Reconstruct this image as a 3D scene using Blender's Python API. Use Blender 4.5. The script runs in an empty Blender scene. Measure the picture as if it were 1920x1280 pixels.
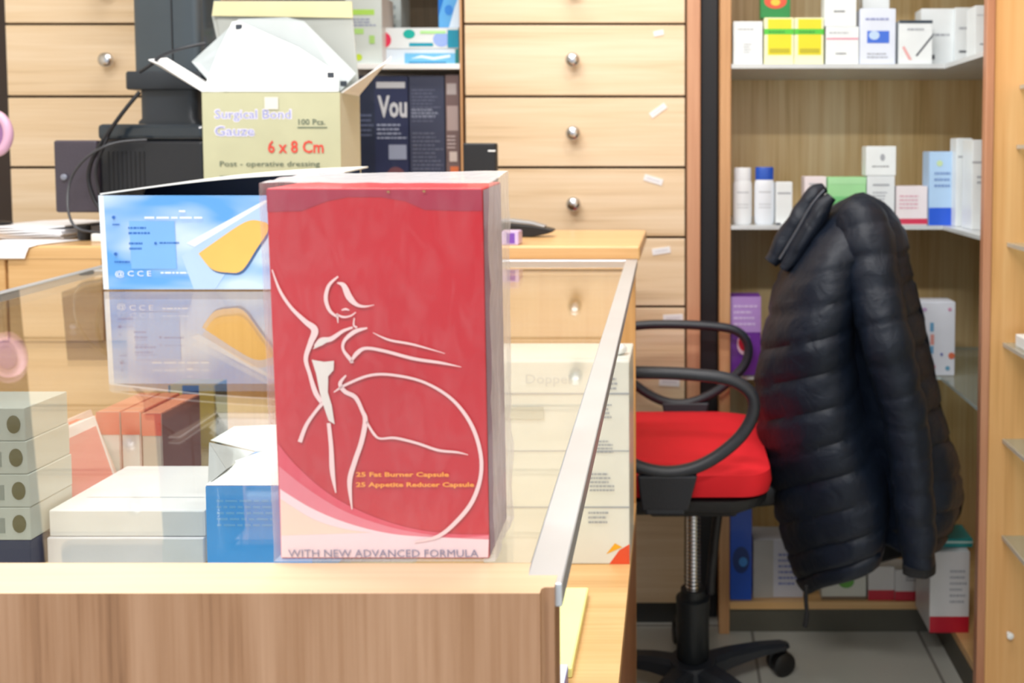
import bpy, bmesh, math, random
from mathutils import Vector, Matrix, noise
random.seed(7)
S = bpy.context.scene
COL = S.collection
# ------------------------------------------------------------------ camera
F = 1700.0; PX, PY = 1270.0, 372.0; CAMZ = 1.15
PITCH = math.atan((PY-288.0)/F)
cd = bpy.data.cameras.new('camera'); cam = bpy.data.objects.new('camera', cd); COL.objects.link(cam)
cd.sensor_width = 36.0; cd.lens = 36.0*F/1920.0
cd.shift_x = (960.0-PX)/1920.0; cd.shift_y = (PY-640.0)/1920.0
cd.clip_start = 0.02; cd.clip_end = 50
cam.location = (0, 0, CAMZ); cam.rotation_euler = (math.pi/2-PITCH, 0, 0)
cd.dof.use_dof = True; cd.dof.focus_distance = 0.72; cd.dof.aperture_fstop = 9.0
S.camera = cam
# ------------------------------------------------------------------ view, world
S.view_settings.view_transform = 'Standard'; S.view_settings.look = 'None'
S.view_settings.gamma = 1.0; S.view_settings.exposure = 0.05
S.view_settings.use_curve_mapping = False
w = bpy.data.worlds.new('world'); S.world = w; w.use_nodes = True
w.node_tree.nodes['Background'].inputs[0].default_value = (0.86, 0.93, 1.0, 1)
w.node_tree.nodes['Background'].inputs[1].default_value = 0.95

def area(name, loc, sx, sy, power, color=(1, .975, .955), rot=(0, 0, 0)):
    l = bpy.data.lights.new(name, 'AREA'); l.shape = 'RECTANGLE'; l.size = sx; l.size_y = sy
    l.energy = power; l.color = color
    o = bpy.data.objects.new(name, l); COL.objects.link(o); o.location = loc; o.rotation_euler = rot
    return o
LAMPS = [(0.25, 1.15, .62, 0.16, 10), (-0.85, 0.75, 1.25, 0.16, 25), (-0.3, -0.7, 1.25, 0.16, 46), (-0.55, 1.72, 1.25, 0.16, 12)]  # unseen ceiling tubes, one of them added to brighten the corner shelves
for (lx, ly, lsx, lsy, lp) in LAMPS:
    area('ceiling_lamp_light', (lx, ly, 2.60), lsx, lsy, lp)

# ------------------------------------------------------------------ helpers
def at(u, v, D):
    xc = (u-PX)/F; yc = -(v-PY)/F
    dy = math.cos(PITCH)+yc*math.sin(PITCH); dz = -math.sin(PITCH)+yc*math.cos(PITCH)
    k = D/dy
    return Vector((xc*k, D, CAMZ+dz*k))
def X(u, D, v=400): return at(u, v, D).x
def Z(v, D): return at(PX, v, D).z
def lin(c):
    c = c/255.0
    return c/12.92 if c <= .04045 else ((c+.055)/1.055)**2.4
def rgb(r, g, b): return (lin(r), lin(g), lin(b), 1)

def new_mat(name):
    m = bpy.data.materials.new(name); m.use_nodes = True
    return m, m.node_tree, m.node_tree.nodes['Principled BSDF']
_pc = {}
def paint(c, rough=.5, metal=0.0, coat=0.0, bump=0.0, bscale=200, var=0.04):
    """coloured material with slight procedural mottling"""
    key = (c, rough, metal, coat, bump, bscale, var)
    if key in _pc: return _pc[key]
    m, t, b = new_mat('paint_%d_%d_%d' % c)
    col = rgb(*c)
    tc = t.nodes.new('ShaderNodeTexCoord')
    n = t.nodes.new('ShaderNodeTexNoise'); n.inputs['Scale'].default_value = 14; n.inputs['Detail'].default_value = 3
    t.links.new(tc.outputs['Object'], n.inputs['Vector'])
    r = t.nodes.new('ShaderNodeValToRGB')
    r.color_ramp.elements[0].position = .3; r.color_ramp.elements[1].position = .7
    r.color_ramp.elements[0].color = tuple(x*(1-var) for x in col[:3])+(1,)
    r.color_ramp.elements[1].color = tuple(min(1, x*(1+var)) for x in col[:3])+(1,)
    t.links.new(n.outputs['Fac'], r.inputs[0]); t.links.new(r.outputs[0], b.inputs['Base Color'])
    b.inputs['Roughness'].default_value = rough; b.inputs['Metallic'].default_value = metal
    b.inputs['Coat Weight'].default_value = coat
    if bump:
        n2 = t.nodes.new('ShaderNodeTexNoise'); n2.inputs['Scale'].default_value = bscale; n2.inputs['Detail'].default_value = 2
        t.links.new(tc.outputs['Object'], n2.inputs['Vector'])
        bp = t.nodes.new('ShaderNodeBump'); bp.inputs['Strength'].default_value = bump; bp.inputs['Distance'].default_value = .002
        t.links.new(n2.outputs['Fac'], bp.inputs['Height']); t.links.new(bp.outputs[0], b.inputs['Normal'])
    _pc[key] = m
    return m

def wood(name, c_lo, c_mid, c_hi, axis='X', rough=.38, scale=1.0, figure=.5):
    """grain runs along axis: broad bands, wavy figure and fine pores"""
    m, t, b = new_mat(name)
    tc = t.nodes.new('ShaderNodeTexCoord'); oi = t.nodes.new('ShaderNodeObjectInfo')
    add = t.nodes.new('ShaderNodeVectorMath'); add.operation = 'ADD'
    sc = t.nodes.new('ShaderNodeVectorMath'); sc.operation = 'SCALE'; sc.inputs['Scale'].default_value = 7.0
    cmb = t.nodes.new('ShaderNodeCombineXYZ')
    for i in range(3): t.links.new(oi.outputs['Random'], cmb.inputs[i])
    t.links.new(cmb.outputs[0], sc.inputs[0])
    t.links.new(tc.outputs['Object'], add.inputs[0]); t.links.new(sc.outputs[0], add.inputs[1])
    def mapped(a, c):
        mp = t.nodes.new('ShaderNodeMapping')
        v = [c*scale]*3; v['XYZ'.index(axis)] = a*scale
        mp.inputs['Scale'].default_value = v
        t.links.new(add.outputs[0], mp.inputs['Vector']); return mp
    def noi(mp, s, d, dist=0):
        n = t.nodes.new('ShaderNodeTexNoise'); n.inputs['Scale'].default_value = s
        n.inputs['Detail'].default_value = d; n.inputs['Distortion'].default_value = dist
        t.links.new(mp.outputs[0], n.inputs['Vector']); return n
    n1 = noi(mapped(.8, 14), 1.6, 4, .6)
    n2 = noi(mapped(3, 120), 1.5, 2)
    mix = t.nodes.new('ShaderNodeMath'); mix.operation = 'MULTIPLY_ADD'
    mix.inputs[1].default_value = .35
    t.links.new(n2.outputs['Fac'], mix.inputs[0]); 
    sub = t.nodes.new('ShaderNodeMath'); sub.operation = 'MULTIPLY'; sub.inputs[1].default_value = .75
    t.links.new(n1.outputs['Fac'], sub.inputs[0]); t.links.new(sub.outputs[0], mix.inputs[2])
    r = t.nodes.new('ShaderNodeValToRGB'); e = r.color_ramp.elements
    e[0].position = .33; e[0].color = rgb(*c_lo); e[1].position = .72; e[1].color = rgb(*c_hi)
    k = e.new(.5); k.color = rgb(*c_mid)
    t.links.new(mix.outputs[0], r.inputs[0]); t.links.new(r.outputs[0], b.inputs['Base Color'])
    b.inputs['Roughness'].default_value = rough
    bp = t.nodes.new('ShaderNodeBump'); bp.inputs['Strength'].default_value = .12; bp.inputs['Distance'].default_value = .001
    t.links.new(n2.outputs['Fac'], bp.inputs['Height']); t.links.new(bp.outputs[0], b.inputs['Normal'])
    return m

def glass_mat(name, tint=(.975, .99, .985), ior=1.45, haze=0.0):
    m = bpy.data.materials.new(name); m.use_nodes = True; t = m.node_tree; t.nodes.clear()
    out = t.nodes.new('ShaderNodeOutputMaterial'); mx = t.nodes.new('ShaderNodeMixShader')
    tr = t.nodes.new('ShaderNodeBsdfTransparent'); tr.inputs[0].default_value = (*tint, 1)
    gl = t.nodes.new('ShaderNodeBsdfGlossy'); gl.inputs['Roughness'].default_value = .015; gl.inputs[0].default_value = (1, 1, 1, 1)
    fr = t.nodes.new('ShaderNodeFresnel'); ge = t.nodes.new('ShaderNodeNewGeometry')
    # same reflectance on both faces of the pane: the node inverts the index on the back faces
    mr = t.nodes.new('ShaderNodeMapRange'); mr.inputs['To Min'].default_value = ior; mr.inputs['To Max'].default_value = 1/ior
    t.links.new(ge.outputs['Backfacing'], mr.inputs['Value']); t.links.new(mr.outputs[0], fr.inputs['IOR'])
    t.links.new(fr.outputs[0], mx.inputs[0]); t.links.new(tr.outputs[0], mx.inputs[1]); t.links.new(gl.outputs[0], mx.inputs[2])
    if haze:
        df = t.nodes.new('ShaderNodeBsdfDiffuse'); df.inputs[0].default_value = (.8, .86, .85, 1)
        m2 = t.nodes.new('ShaderNodeMixShader'); m2.inputs[0].default_value = haze
        t.links.new(mx.outputs[0], m2.inputs[1]); t.links.new(df.outputs[0], m2.inputs[2]); t.links.new(m2.outputs[0], out.inputs[0])
    else:
        t.links.new(mx.outputs[0], out.inputs[0])
    return m

class MB:
    """collects faces with materials and links them as ONE mesh object"""
    def __init__(s): s.v = []; s.f = []; s.m = []; s.mats = []
    def mi(s, mat):
        if mat not in s.mats: s.mats.append(mat)
        return s.mats.index(mat)
    def poly(s, pts, faces, mat):
        o = len(s.v); s.v += [Vector(p) for p in pts]; k = s.mi(mat)
        for f in faces: s.f.append([o+i for i in f]); s.m.append(k)
    def box(s, x0, x1, y0, y1, z0, z1, mat, M=None):
        p = [Vector((x, y, z)) for z in (z0, z1) for y in (y0, y1) for x in (x0, x1)]
        if M: p = [M @ q for q in p]
        s.poly(p, [(0, 2, 3, 1), (4, 5, 7, 6), (0, 1, 5, 4), (2, 6, 7, 3), (0, 4, 6, 2), (1, 3, 7, 5)], mat)
    def rbox(s, x0, x1, y0, y1, z0, z1, mat, r=.003, seg=2, M=None):
        bm = bmesh.new(); bmesh.ops.create_cube(bm, size=1)
        for v in bm.verts: v.co = Vector(((x0+x1)/2+v.co.x*(x1-x0), (y0+y1)/2+v.co.y*(y1-y0), (z0+z1)/2+v.co.z*(z1-z0)))
        bmesh.ops.bevel(bm, geom=bm.edges[:]+bm.verts[:], offset=r, segments=seg, affect='EDGES', profile=.5)
        if M: bmesh.ops.transform(bm, matrix=M, verts=bm.verts)
        s.bm(bm, mat)
    def bm(s, bm, mat):
        bm.verts.ensure_lookup_table(); bm.verts.index_update()
        s.poly([v.co.copy() for v in bm.verts], [[v.index for v in f.verts] for f in bm.faces], mat); bm.free()
    def rings(s, rings, mat, cap=True, closed=True):
        n = len(rings[0]); o = []
        for i in range(len(rings)-1):
            for j in range(n if closed else n-1):
                k = (j+1) % n
                o.append((i*n+j, i*n+k, (i+1)*n+k, (i+1)*n+j))
        if cap: o.append(tuple(range(n))[::-1]); o.append(tuple((len(rings)-1)*n+j for j in range(n)))
        s.poly([p for r in rings for p in r], o, mat)
    def tube(s, pts, rad, mat, n=10, closed=False, cap=True, flat=1.0):
        pts = [Vector(p) for p in pts]; N = len(pts)
        if not hasattr(rad, '__len__'): rad = [rad]*N
        up = Vector((0, 1, 0.013)); rs = []
        for i, p in enumerate(pts):
            a = pts[(i-1) % N] if (closed or i > 0) else p; b = pts[(i+1) % N] if (closed or i < N-1) else p
            d = (b-a).normalized()
            u = up-d*up.dot(d)
            if u.length < 1e-3: u = Vector((1, 0, 0))-d*d.x
            u.normalize(); w_ = d.cross(u); up = u
            rs.append([p+(u*math.cos(t)+w_*math.sin(t)*flat)*rad[i] for t in [2*math.pi*k/n for k in range(n)]])
        if closed: rs.append(rs[0]); s.rings(rs, mat, cap=False)
        else: s.rings(rs, mat, cap=cap)
    def cyl(s, c0, c1, r0, r1, mat, n=24): 
        s.tube([c0, c1], [r0, r1], mat, n=n)
    def lathe(s, prof, mat, c=(0, 0, 0), n=24, M=None):
        rs = []
        for (r, z) in prof:
            ring = [Vector((c[0]+r*math.cos(2*math.pi*k/n), c[1]+r*math.sin(2*math.pi*k/n), c[2]+z)) for k in range(n)]
            if M: ring = [M @ q for q in ring]
            rs.append(ring)
        s.rings(rs, mat)
    def build(s, name, parent=None, origin=None, smooth=False, bevel=0, shift=True):
        org = Vector(origin) if origin is not None else Vector((0, 0, 0))
        me = bpy.data.meshes.new(name)
        me.from_pydata([tuple(p-org) if shift else tuple(p) for p in s.v], [], s.f)
        for m in s.mats: me.materials.append(m)
        me.polygons.foreach_set('material_index', s.m)
        if smooth: me.polygons.foreach_set('use_smooth', [True]*len(me.polygons))
        me.update()
        bm = bmesh.new(); bm.from_mesh(me)
        if smooth: bmesh.ops.remove_doubles(bm, verts=bm.verts, dist=1e-5)
        bmesh.ops.recalc_face_normals(bm, faces=bm.faces); bm.to_mesh(me); bm.free()
        o = bpy.data.objects.new(name, me); COL.objects.link(o)
        if parent is not None:
            o.parent = parent
            base = Vector((0, 0, 0)); q = parent
            while q: base += q.location; q = q.parent
            o.location = org-base
        else: o.location = org
        if bevel:
            b = o.modifiers.new('bevel', 'BEVEL'); b.width = bevel; b.segments = 2; b.limit_method = 'ANGLE'; b.angle_limit = .9
        if smooth:
            try: me.set_sharp_from_angle(angle=.9)
            except Exception: pass
        return o
def tag(o, label, cat, group=None):
    o['label'] = label; o['category'] = cat
    if group: o['group'] = group
    return o
def struct(o): o['kind'] = 'structure'; return o
def empty(name, loc, label, cat, group=None):
    o = bpy.data.objects.new(name, None); COL.objects.link(o); o.location = loc; o.empty_display_size = .05
    return tag(o, label, cat, group)

_tx = {}
def text_geo(s, bold=0.0):
    if (s, bold) in _tx: return _tx[(s, bold)]
    c = bpy.data.curves.new('t', 'FONT'); c.body = s; c.size = 1; c.resolution_u = 2; c.offset = bold
    o = bpy.data.objects.new('t', c); COL.objects.link(o)
    bpy.context.view_layer.update()
    me = bpy.data.meshes.new_from_object(o.evaluated_get(bpy.context.evaluated_depsgraph_get()))
    vs = [(v.co.x, v.co.y) for v in me.vertices]; fs = [tuple(p.vertices) for p in me.polygons]
    bpy.data.objects.remove(o); bpy.data.curves.remove(c); bpy.data.meshes.remove(me)
    if vs:
        x0 = min(v[0] for v in vs); x1 = max(v[0] for v in vs)
        y0 = min(v[1] for v in vs); y1 = max(v[1] for v in vs)
        vs = [((a-x0)/(x1-x0), (b-y0)/(y1-y0)) for a, b in vs]
    _tx[(s, bold)] = (vs, fs); return _tx[(s, bold)]

def face_art(mb, P, art, lift=.0004):
    """P(s,t,h) maps face coordinates (0..1) and a lift to a point; art: rect / text / poly / ribbon / disc"""
    for i, a in enumerate(art):
        k = a[0]; h = lift*(1+.35*i)
        if k == 'rect':
            _, s0, t0, s1, t1, mat = a
            mb.poly([P(s0, t0, h), P(s1, t0, h), P(s1, t1, h), P(s0, t1, h)], [(0, 1, 2, 3)], mat)
        elif k == 'poly':
            pts, mat = a[1], a[2]
            mb.poly([P(x, y, h) for x, y in pts], [tuple(range(len(pts)))], mat)
        elif k == 'disc':
            _, s, t, rs, rt, mat = a
            mb.poly([P(s+rs*math.cos(q*math.pi/8), t+rt*math.sin(q*math.pi/8), h) for q in range(16)], [tuple(range(16))], mat)
        elif k == 'text':
            _, s0, t0, s1, t1, txt, mat = a[:7]; bold = a[7] if len(a) > 7 else 0.0
            vs, fs = text_geo(txt, bold)
            mb.poly([P(s0+x*(s1-s0), t0+y*(t1-t0), h) for x, y in vs], fs, mat)
        elif k == 'lines':      # block of small illegible print
            _, s0, t0, s1, t1, n, mat = a
            rr = random.Random(int(s0*977+t0*1331+n))
            for j in range(n):
                tt = t0+(t1-t0)*(j+.25)/n; th = (t1-t0)/n*.4; x = s0; end = s0+(s1-s0)*rr.uniform(.7, 1)
                while x < end:
                    wd = (s1-s0)*rr.uniform(.06, .2); x2 = min(end, x+wd)
                    mb.poly([P(x, tt, h), P(x2, tt, h), P(x2, tt+th, h), P(x, tt+th, h)], [(0, 1, 2, 3)], mat)
                    x = x2+(s1-s0)*.03

CARTON = {}
def product(name, label, cat, u0, u1, v0, v1, D, depth, base, art=(), group=None, side=None, z0=None, top=None, yaw=0.0, rough=.4, coat=.2, sideart=()):
    """a folding carton whose front face spans the given extent at depth D; v1 bottom unless z0 is given"""
    vm = (v0+v1)/2
    x0, x1 = at(u0, vm, D).x, at(u1, vm, D).x
    zt = Z(v0, D); zb = z0 if z0 is not None else Z(v1, D)
    W, H = x1-x0, zt-zb; cx = (x0+x1)/2
    mb = MB(); R = Matrix.Translation((cx, D+depth/2, zb)) @ Matrix.Rotation(yaw, 4, 'Z')
    bmz = paint(base, rough, coat=coat)
    sm = paint(side, rough, coat=coat) if side else bmz
    tm = paint(top, rough, coat=coat) if top else bmz
    hx, hy = W/2, depth/2; e = min(.0012, W*.05)
    bm = bmesh.new(); bmesh.ops.create_cube(bm, size=1)
    for v in bm.verts: v.co = Vector((v.co.x*W, v.co.y*depth, H/2+v.co.z*H))
    bmesh.ops.bevel(bm, geom=bm.edges[:], offset=e, segments=2, affect='EDGES')
    bm.normal_update(); bm.verts.index_update(); bm.verts.ensure_lookup_table()
    vs = [R @ v.co for v in bm.verts]
    for f in bm.faces:
        n = f.normal; mt = bmz
        if abs(n.x) > .8: mt = sm
        if n.z > .8: mt = tm
        mb.poly([vs[v.index] for v in f.verts], [tuple(range(len(f.verts)))], mt)
    bm.free()
    # tuck-flap seam on the top and the glue seam on the side
    seam = paint(tuple(int(c*.72) for c in base), .6)
    mb.poly([R @ Vector(p) for p in ((-hx+e, -hy+depth*.16, H+.0002), (hx-e, -hy+depth*.16, H+.0002), (hx-e, -hy+depth*.16+.0008, H+.0002), (-hx+e, -hy+depth*.16+.0008, H+.0002))], [(0, 1, 2, 3)], seam)
    face_art(mb, lambda s, t, h: R @ Vector((-hx+s*W, -hy-h, t*H)), art)
    face_art(mb, lambda s, t, h: R @ Vector((hx+h, -hy+s*depth, t*H)), sideart)
    o = mb.build(name, origin=(cx, D+depth/2, zb))
    return tag(o, label, cat, group)

# ------------------------------------------------------------------ materials
OAK_H = wood('oak_drawer_front', (202, 172, 132), (226, 200, 164), (236, 214, 184), 'X')
OAK_V = wood('oak_upright', (176, 128, 84), (196, 148, 102), (209, 164, 120), 'Z')
OAK_BACK = wood('oak_back_panel', (186, 152, 98), (228, 196, 138), (246, 224, 176), 'Z', rough=.3, scale=.75)
OAK_SIDE = wood('orange_oak_panel', (200, 148, 88), (220, 168, 108), (230, 184, 126), 'Z', rough=.35, scale=.7)
OAK_TOP = wood('light_oak_top', (196, 160, 122), (214, 184, 150), (224, 200, 170), 'X', scale=.8)
OAK_DESK = wood('desk_oak', (196, 148, 92), (214, 170, 114), (226, 186, 132), 'X', rough=.3)
OAK_FRONT = wood('brown_oak_front', (104, 68, 40), (150, 112, 82), (172, 136, 108), 'Z', rough=.42, scale=1.5)
OAK_BROWN = wood('brown_edge', (120, 76, 44), (140, 92, 56), (156, 106, 66), 'Z')
DARK = paint((22, 22, 26), .45); BLACKP = paint((30, 32, 38), .4, bump=.3); SHADOWGAP = paint((52, 36, 24), .8)
ALU = paint((196, 202, 210), .32, metal=.55); CHROME = paint((205, 205, 208), .22, metal=1.0)
WHITE = paint((240, 243, 244), .4); GREYW = paint((205, 210, 212), .35, coat=.3)
GLASS = glass_mat('clear_glass'); GLASS_S = glass_mat('shelf_glass', (.86, .93, .91), haze=.12)
INK = paint((70, 74, 84), .5); LINK = paint((165, 170, 178), .5); RED = paint((206, 28, 48), .4)

# ------------------------------------------------------------------ the room
def slab(name, x0, x1, y0, y1, z0, z1, mat):
    m = MB(); m.box(x0, x1, y0, y1, z0, z1, mat); return struct(m.build(name, origin=((x0+x1)/2, (y0+y1)/2, z0)))
fm, ft, fb = new_mat('floor_tiles')
tc = ft.nodes.new('ShaderNodeTexCoord'); br = ft.nodes.new('ShaderNodeTexBrick')
br.offset = 0; br.inputs['Scale'].default_value = 1.0; br.inputs['Brick Width'].default_value = .4; br.inputs['Row Height'].default_value = .4
br.inputs['Mortar Size'].default_value = .004; br.inputs['Color1'].default_value = rgb(176, 176, 168); br.inputs['Color2'].default_value = rgb(184, 182, 174)
br.inputs['Mortar'].default_value = rgb(128, 126, 120)
ft.links.new(tc.outputs['Object'], br.inputs['Vector']); ft.links.new(br.outputs['Color'], fb.inputs['Base Color']); fb.inputs['Roughness'].default_value = .25
XL, XR, YB = -2.3, 1.06, 2.62
slab('floor', XL, XR, -1.5, YB, -.05, 0, fm)
slab('ceiling', XL, XR, -1.5, YB, 2.70, 2.75, paint((238, 238, 234), .7))
WALL = paint((226, 220, 206), .8, bump=.1)
slab('wall_back', XL, XR, YB, YB+.08, 0, 2.7, WALL)
slab('wall_left', XL-.08, XL, -1.5, YB, 0, 2.7, WALL)
slab('wall_right', XR, XR+.08, -1.5, YB, 0, 2.7, WALL)
em, et, eb = new_mat('lamp_diffuser'); eb.inputs['Emission Color'].default_value = (1, .98, .94, 1); eb.inputs['Emission Strength'].default_value = 5
for (lx, ly, lsx, lsy, lp) in LAMPS:
    t = empty('ceiling_lamp', (lx, ly, 2.70), 'long white tube lamp fixed under the ceiling', 'lamp', 'ceiling tube lamps')
    m = MB(); m.rbox(lx-lsx/2-.03, lx+lsx/2+.03, ly-lsy/2-.02, ly+lsy/2+.02, 2.655, 2.699, WHITE, .006); m.build('housing', t, (lx, ly, 2.67))
    m = MB(); m.tube([(lx-lsx/2, ly, 2.632), (lx+lsx/2, ly, 2.632)], .018, em, n=12); m.build('lamp_tube', t, (lx, ly, 2.63), smooth=True)

# ------------------------------------------------------------------ drawer cabinets and niche on the back wall
DD = 2.17
def cabinet(u0, u1, label, kn, stickers=None, side_r=True):
    x0, x1 = X(u0, DD), X(u1, DD); cx = (x0+x1)/2
    t = empty('drawer_cabinet', (cx, DD+.2, 0), label, 'cabinet', None)
    b = MB(); b.box(x0, x1, DD+.018, 2.6, .115, 2.3, OAK_V)
    b.box(x0+.002, x1-.002, DD+.012, DD+.02, .12, 2.28, SHADOWGAP)
    b.build('body', t, (cx, DD+.3, .1))
    pl = MB(); pl.box(x0, x1, DD+.004, 2.6, 0, .113, paint((58, 60, 60), .5)); pl.build('plinth', t, (cx, DD+.1, 0))
    zs = [Z(v, DD) for v in (1132, 835, 705, 575, 445, 314, 181, 45, -88, -222, -356, -490, -620)]
    for i in range(len(zs)-1):
        za, zb = zs[i], zs[i+1]; oc = (cx, DD, (za+zb)/2)
        d = MB(); d.rbox(x0+.004, x1-.004, DD-.001, DD+.017, za+.003, zb-.003, OAK_H, .0015)
        dr = d.build('drawer', t, oc)
        k = MB(); kz = Z([980, 770, 640, 511, 382, 250, 114, -20, -152, -286, -420, -555][i], DD); kx = X(kn, DD)
        k.lathe([(0.001, -.001), (.006, 0), (.0055, .010), (.0145, .014), (.0175, .020), (.0165, .026), (.010, .031), (.001, .032)], CHROME, n=20,
                M=Matrix.Translation((kx, DD-.0005, kz)) @ Matrix.Rotation(math.pi/2, 4, 'X'))
        k.build('knob', dr, (kx, DD, kz), smooth=True)
        if stickers and i in stickers:
            su, sv, sw, sh, rot = stickers[i]; c = at(su, sv, DD-.0022)
            s = MB(); M = Matrix.Translation(c) @ Matrix.Rotation(rot, 4, 'Y')
            s.box(-sw/2, sw/2, -.0004, .0011, -sh/2, sh/2, paint((236, 236, 238), .5), M)
            s.box(-sw*.35, sw*.35, -.0006, -.0003, -sh*.12, sh*.12, paint((214, 214, 220), .5), M)
            s.build('price_sticker', dr, c)
    return t
cabinet(872, 1287, 'light oak drawer column with round chrome knobs and white stickers, beside the black post', 1077,
        {7: (1235, 62, .024, .012, -.2), 5: (1234, 207, .044, .014, -.62), 4: (1225, 337, .046, .015, .3), 3: (1240, 470, .044, .015, -.15), 2: (1262, 596, .048, .018, -.05), 1: (1255, 716, .050, .02, .05)})
cabinet(20, 412, 'light oak drawer column behind the black monitor stand', 218)
# reddish upright beside the drawers, black posts
m = MB(); xa, xb = X(1288, DD), X(1313, DD); m.rbox(xa, xb, DD-.004, 2.6, 0, 2.3, wood('pink_oak', (176, 124, 92), (196, 144, 110), (208, 158, 124), 'Z'), .002)
tag(m.build('trim_board', origin=((xa+xb)/2, 2.3, 0)), 'narrow reddish oak upright between the drawers and the black post', 'trim')
m = MB(); xa, xb = X(1314, DD), X(1349, 2.12)-.001; m.rbox(xa, xb, DD+.03, 2.6, 0, 2.3, DARK, .002)
tag(m.build('black_post', origin=((xa+xb)/2, 2.3, 0)), 'black upright post between drawers and open shelves', 'post')
m = MB(); xa, xb = X(-130, DD), X(18, DD); m.rbox(xa, xb, DD+.01, 2.6, 0, 2.3, paint((48, 36, 32), .5), .002)
tag(m.build('dark_post', origin=((xa+xb)/2, 2.3, 0)), 'dark brown upright post at the left edge', 'post')

xa, xb = X(414, DD), X(870, DD); cx = (xa+xb)/2
nt = empty('niche_shelf_unit', (cx, 2.4, 0), 'open oak niche with white shelves between the two drawer columns', 'shelf')
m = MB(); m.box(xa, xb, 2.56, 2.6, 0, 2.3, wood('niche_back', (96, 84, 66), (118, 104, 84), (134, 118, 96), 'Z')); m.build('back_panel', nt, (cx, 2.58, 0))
for q, (a_, b_) in enumerate(((xa, xa+.016), (xb-.006, xb-.001))):
    m = MB(); m.box(a_, b_, DD+.002, 2.56, 0, 2.3, OAK_V); m.build('side_panel', nt, (a_, 2.3, 0))
ZN1 = Z(119, DD); ZN2 = Z(372, DD+.03)
for zz in (.12, .62, ZN2, ZN1, ZN1+.33, 2.2):
    m = MB(); m.rbox(xa+.017, xb-.007, DD+.003, 2.559, zz-.013, zz, WHITE, .001); m.build('shelf_board', nt, (cx, 2.3, zz))

# ------------------------------------------------------------------ corner shelves at right
DC = 2.12; D1 = 1.83
lx0, lx1 = X(1350, DC), X(1370, DC); XI = X(1768, DC); XW = XR-.01
ct = empty('corner_shelf_unit', ((lx1+XW)/2, 2.3, 0), 'open oak corner shelves full of white medicine cartons behind the chair', 'shelf')
m = MB(); m.rbox(lx0, lx1, DC, 2.55, 0, 2.3, OAK_V, .001); m.build('upright', ct, (lx0, 2.3, 0))
m = MB(); m.box(lx1, XW, 2.45, 2.47, 0, 2.3, OAK_BACK); m.build('back_panel', ct, (.6, 2.46, 0))
m = MB(); m.box(XW-.02, XW-.001, D1+.021, 2.449, 0, 2.3, OAK_BACK); m.build('side_panel', ct, (XW, 2.1, 0))
def lshelf(z, th, mat, edge):
    m = MB(); pts = [(lx1+.001, DC), (XI, DC), (XI+.001, D1+.022), (XW-.022, D1+.022), (XW-.022, 2.449), (lx1+.001, 2.449)]
    P = [Vector((x, y, zz)) for zz in (z-th, z) for x, y in pts]; n = 6
    m.poly(P, [tuple(range(6))[::-1], tuple(range(6, 12))], mat)
    m.poly(P, [(j, (j+1) % n, n+(j+1) % n, n+j) for j in range(n)], edge)
    return m.build('shelf_board', ct, ((XI+lx1)/2, 2.3, z))
ZS = [Z(120, DC), Z(423, DC), Z(706, DC), Z(1128, DC)]
lshelf(ZS[0], .010, GREYW, GREYW); lshelf(ZS[1], .009, GREYW, GREYW); lshelf(ZS[2], .007, GLASS_S, paint((200, 212, 210), .3))
lshelf(ZS[0]+.38, .010, GREYW, GREYW); lshelf(ZS[0]+.74, .010, GREYW, GREYW)
lshelf(ZS[3], .018, OAK_DESK, OAK_DESK)
m = MB(); pl = paint((84, 82, 72), .6)
m.box(lx1+.001, XI-.001, DC+.012, DC+.03, 0, ZS[3]-.019, pl); m.box(XI-.001, XI+.02, D1+.022, DC+.03, 0, ZS[3]-.019, pl); m.build('plinth', ct, (.4, DC, 0))

wx0 = X(1840, D1, 640)
wt = empty('wall_shelf_unit', (.85, D1-.4, 0), 'oak side unit with glass shelves at the right edge of the view', 'shelf')
m = MB(); m.rbox(wx0+.018, XR-.002, D1, D1+.019, 0, 2.3, OAK_SIDE, .001); m.build('end_panel', wt, (.8, D1, 0))
m = MB(); m.rbox(wx0, wx0+.017, D1-.003, D1+.019, 0, 2.3, wood('pinkish_edge', (168, 112, 82), (188, 132, 100), (202, 148, 116), 'Z'), .002); m.build('edge_trim', wt, (wx0, D1, 0))
m = MB(); m.box(XR-.02, XR-.002, .5, D1-.001, 0, 2.3, OAK_SIDE); m.build('back_panel', wt, (XR, 1.1, 0))
for q, v in enumerate((160, 272, 455, 642, 822, 1003)):
    xs = X([1914, 1908, 1890, 1882, 1881, 1880][q], D1-.002, v); z = Z(v, D1)
    m = MB(); m.box(xs, XR-.021, .55, D1-.002, z-.007, z, GLASS_S); m.box(xs-.002, xs, .55, D1-.002, z-.0075, z+.0005, paint((186, 182, 172), .3)); m.build('glass_shelf', wt, (xs+.2, 1.2, z))
c = at(1893, 1190, D1-.008); m = MB(); m.lathe([(.001, 0), (.004, 0), (.004, .008), (.007, .010), (.007, .013), (.001, .015)], WHITE, n=14, M=Matrix.Translation((c.x, D1-.0005, c.z)) @ Matrix.Rotation(math.pi/2, 4, 'X'))
m.build('shelf_pin', wt, c, smooth=True)
m = MB()
zz = Z(642, D1); m.rbox(X(1908, D1-.03), X(1908, D1-.03)+.05, D1-.10, D1-.03, zz, zz+.024, WHITE, .002)
tag(m.build('medicine_box', origin=(X(1908, D1-.03)+.02, D1-.06, zz)), 'low white box on the glass shelf at the right edge', 'box')

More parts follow.
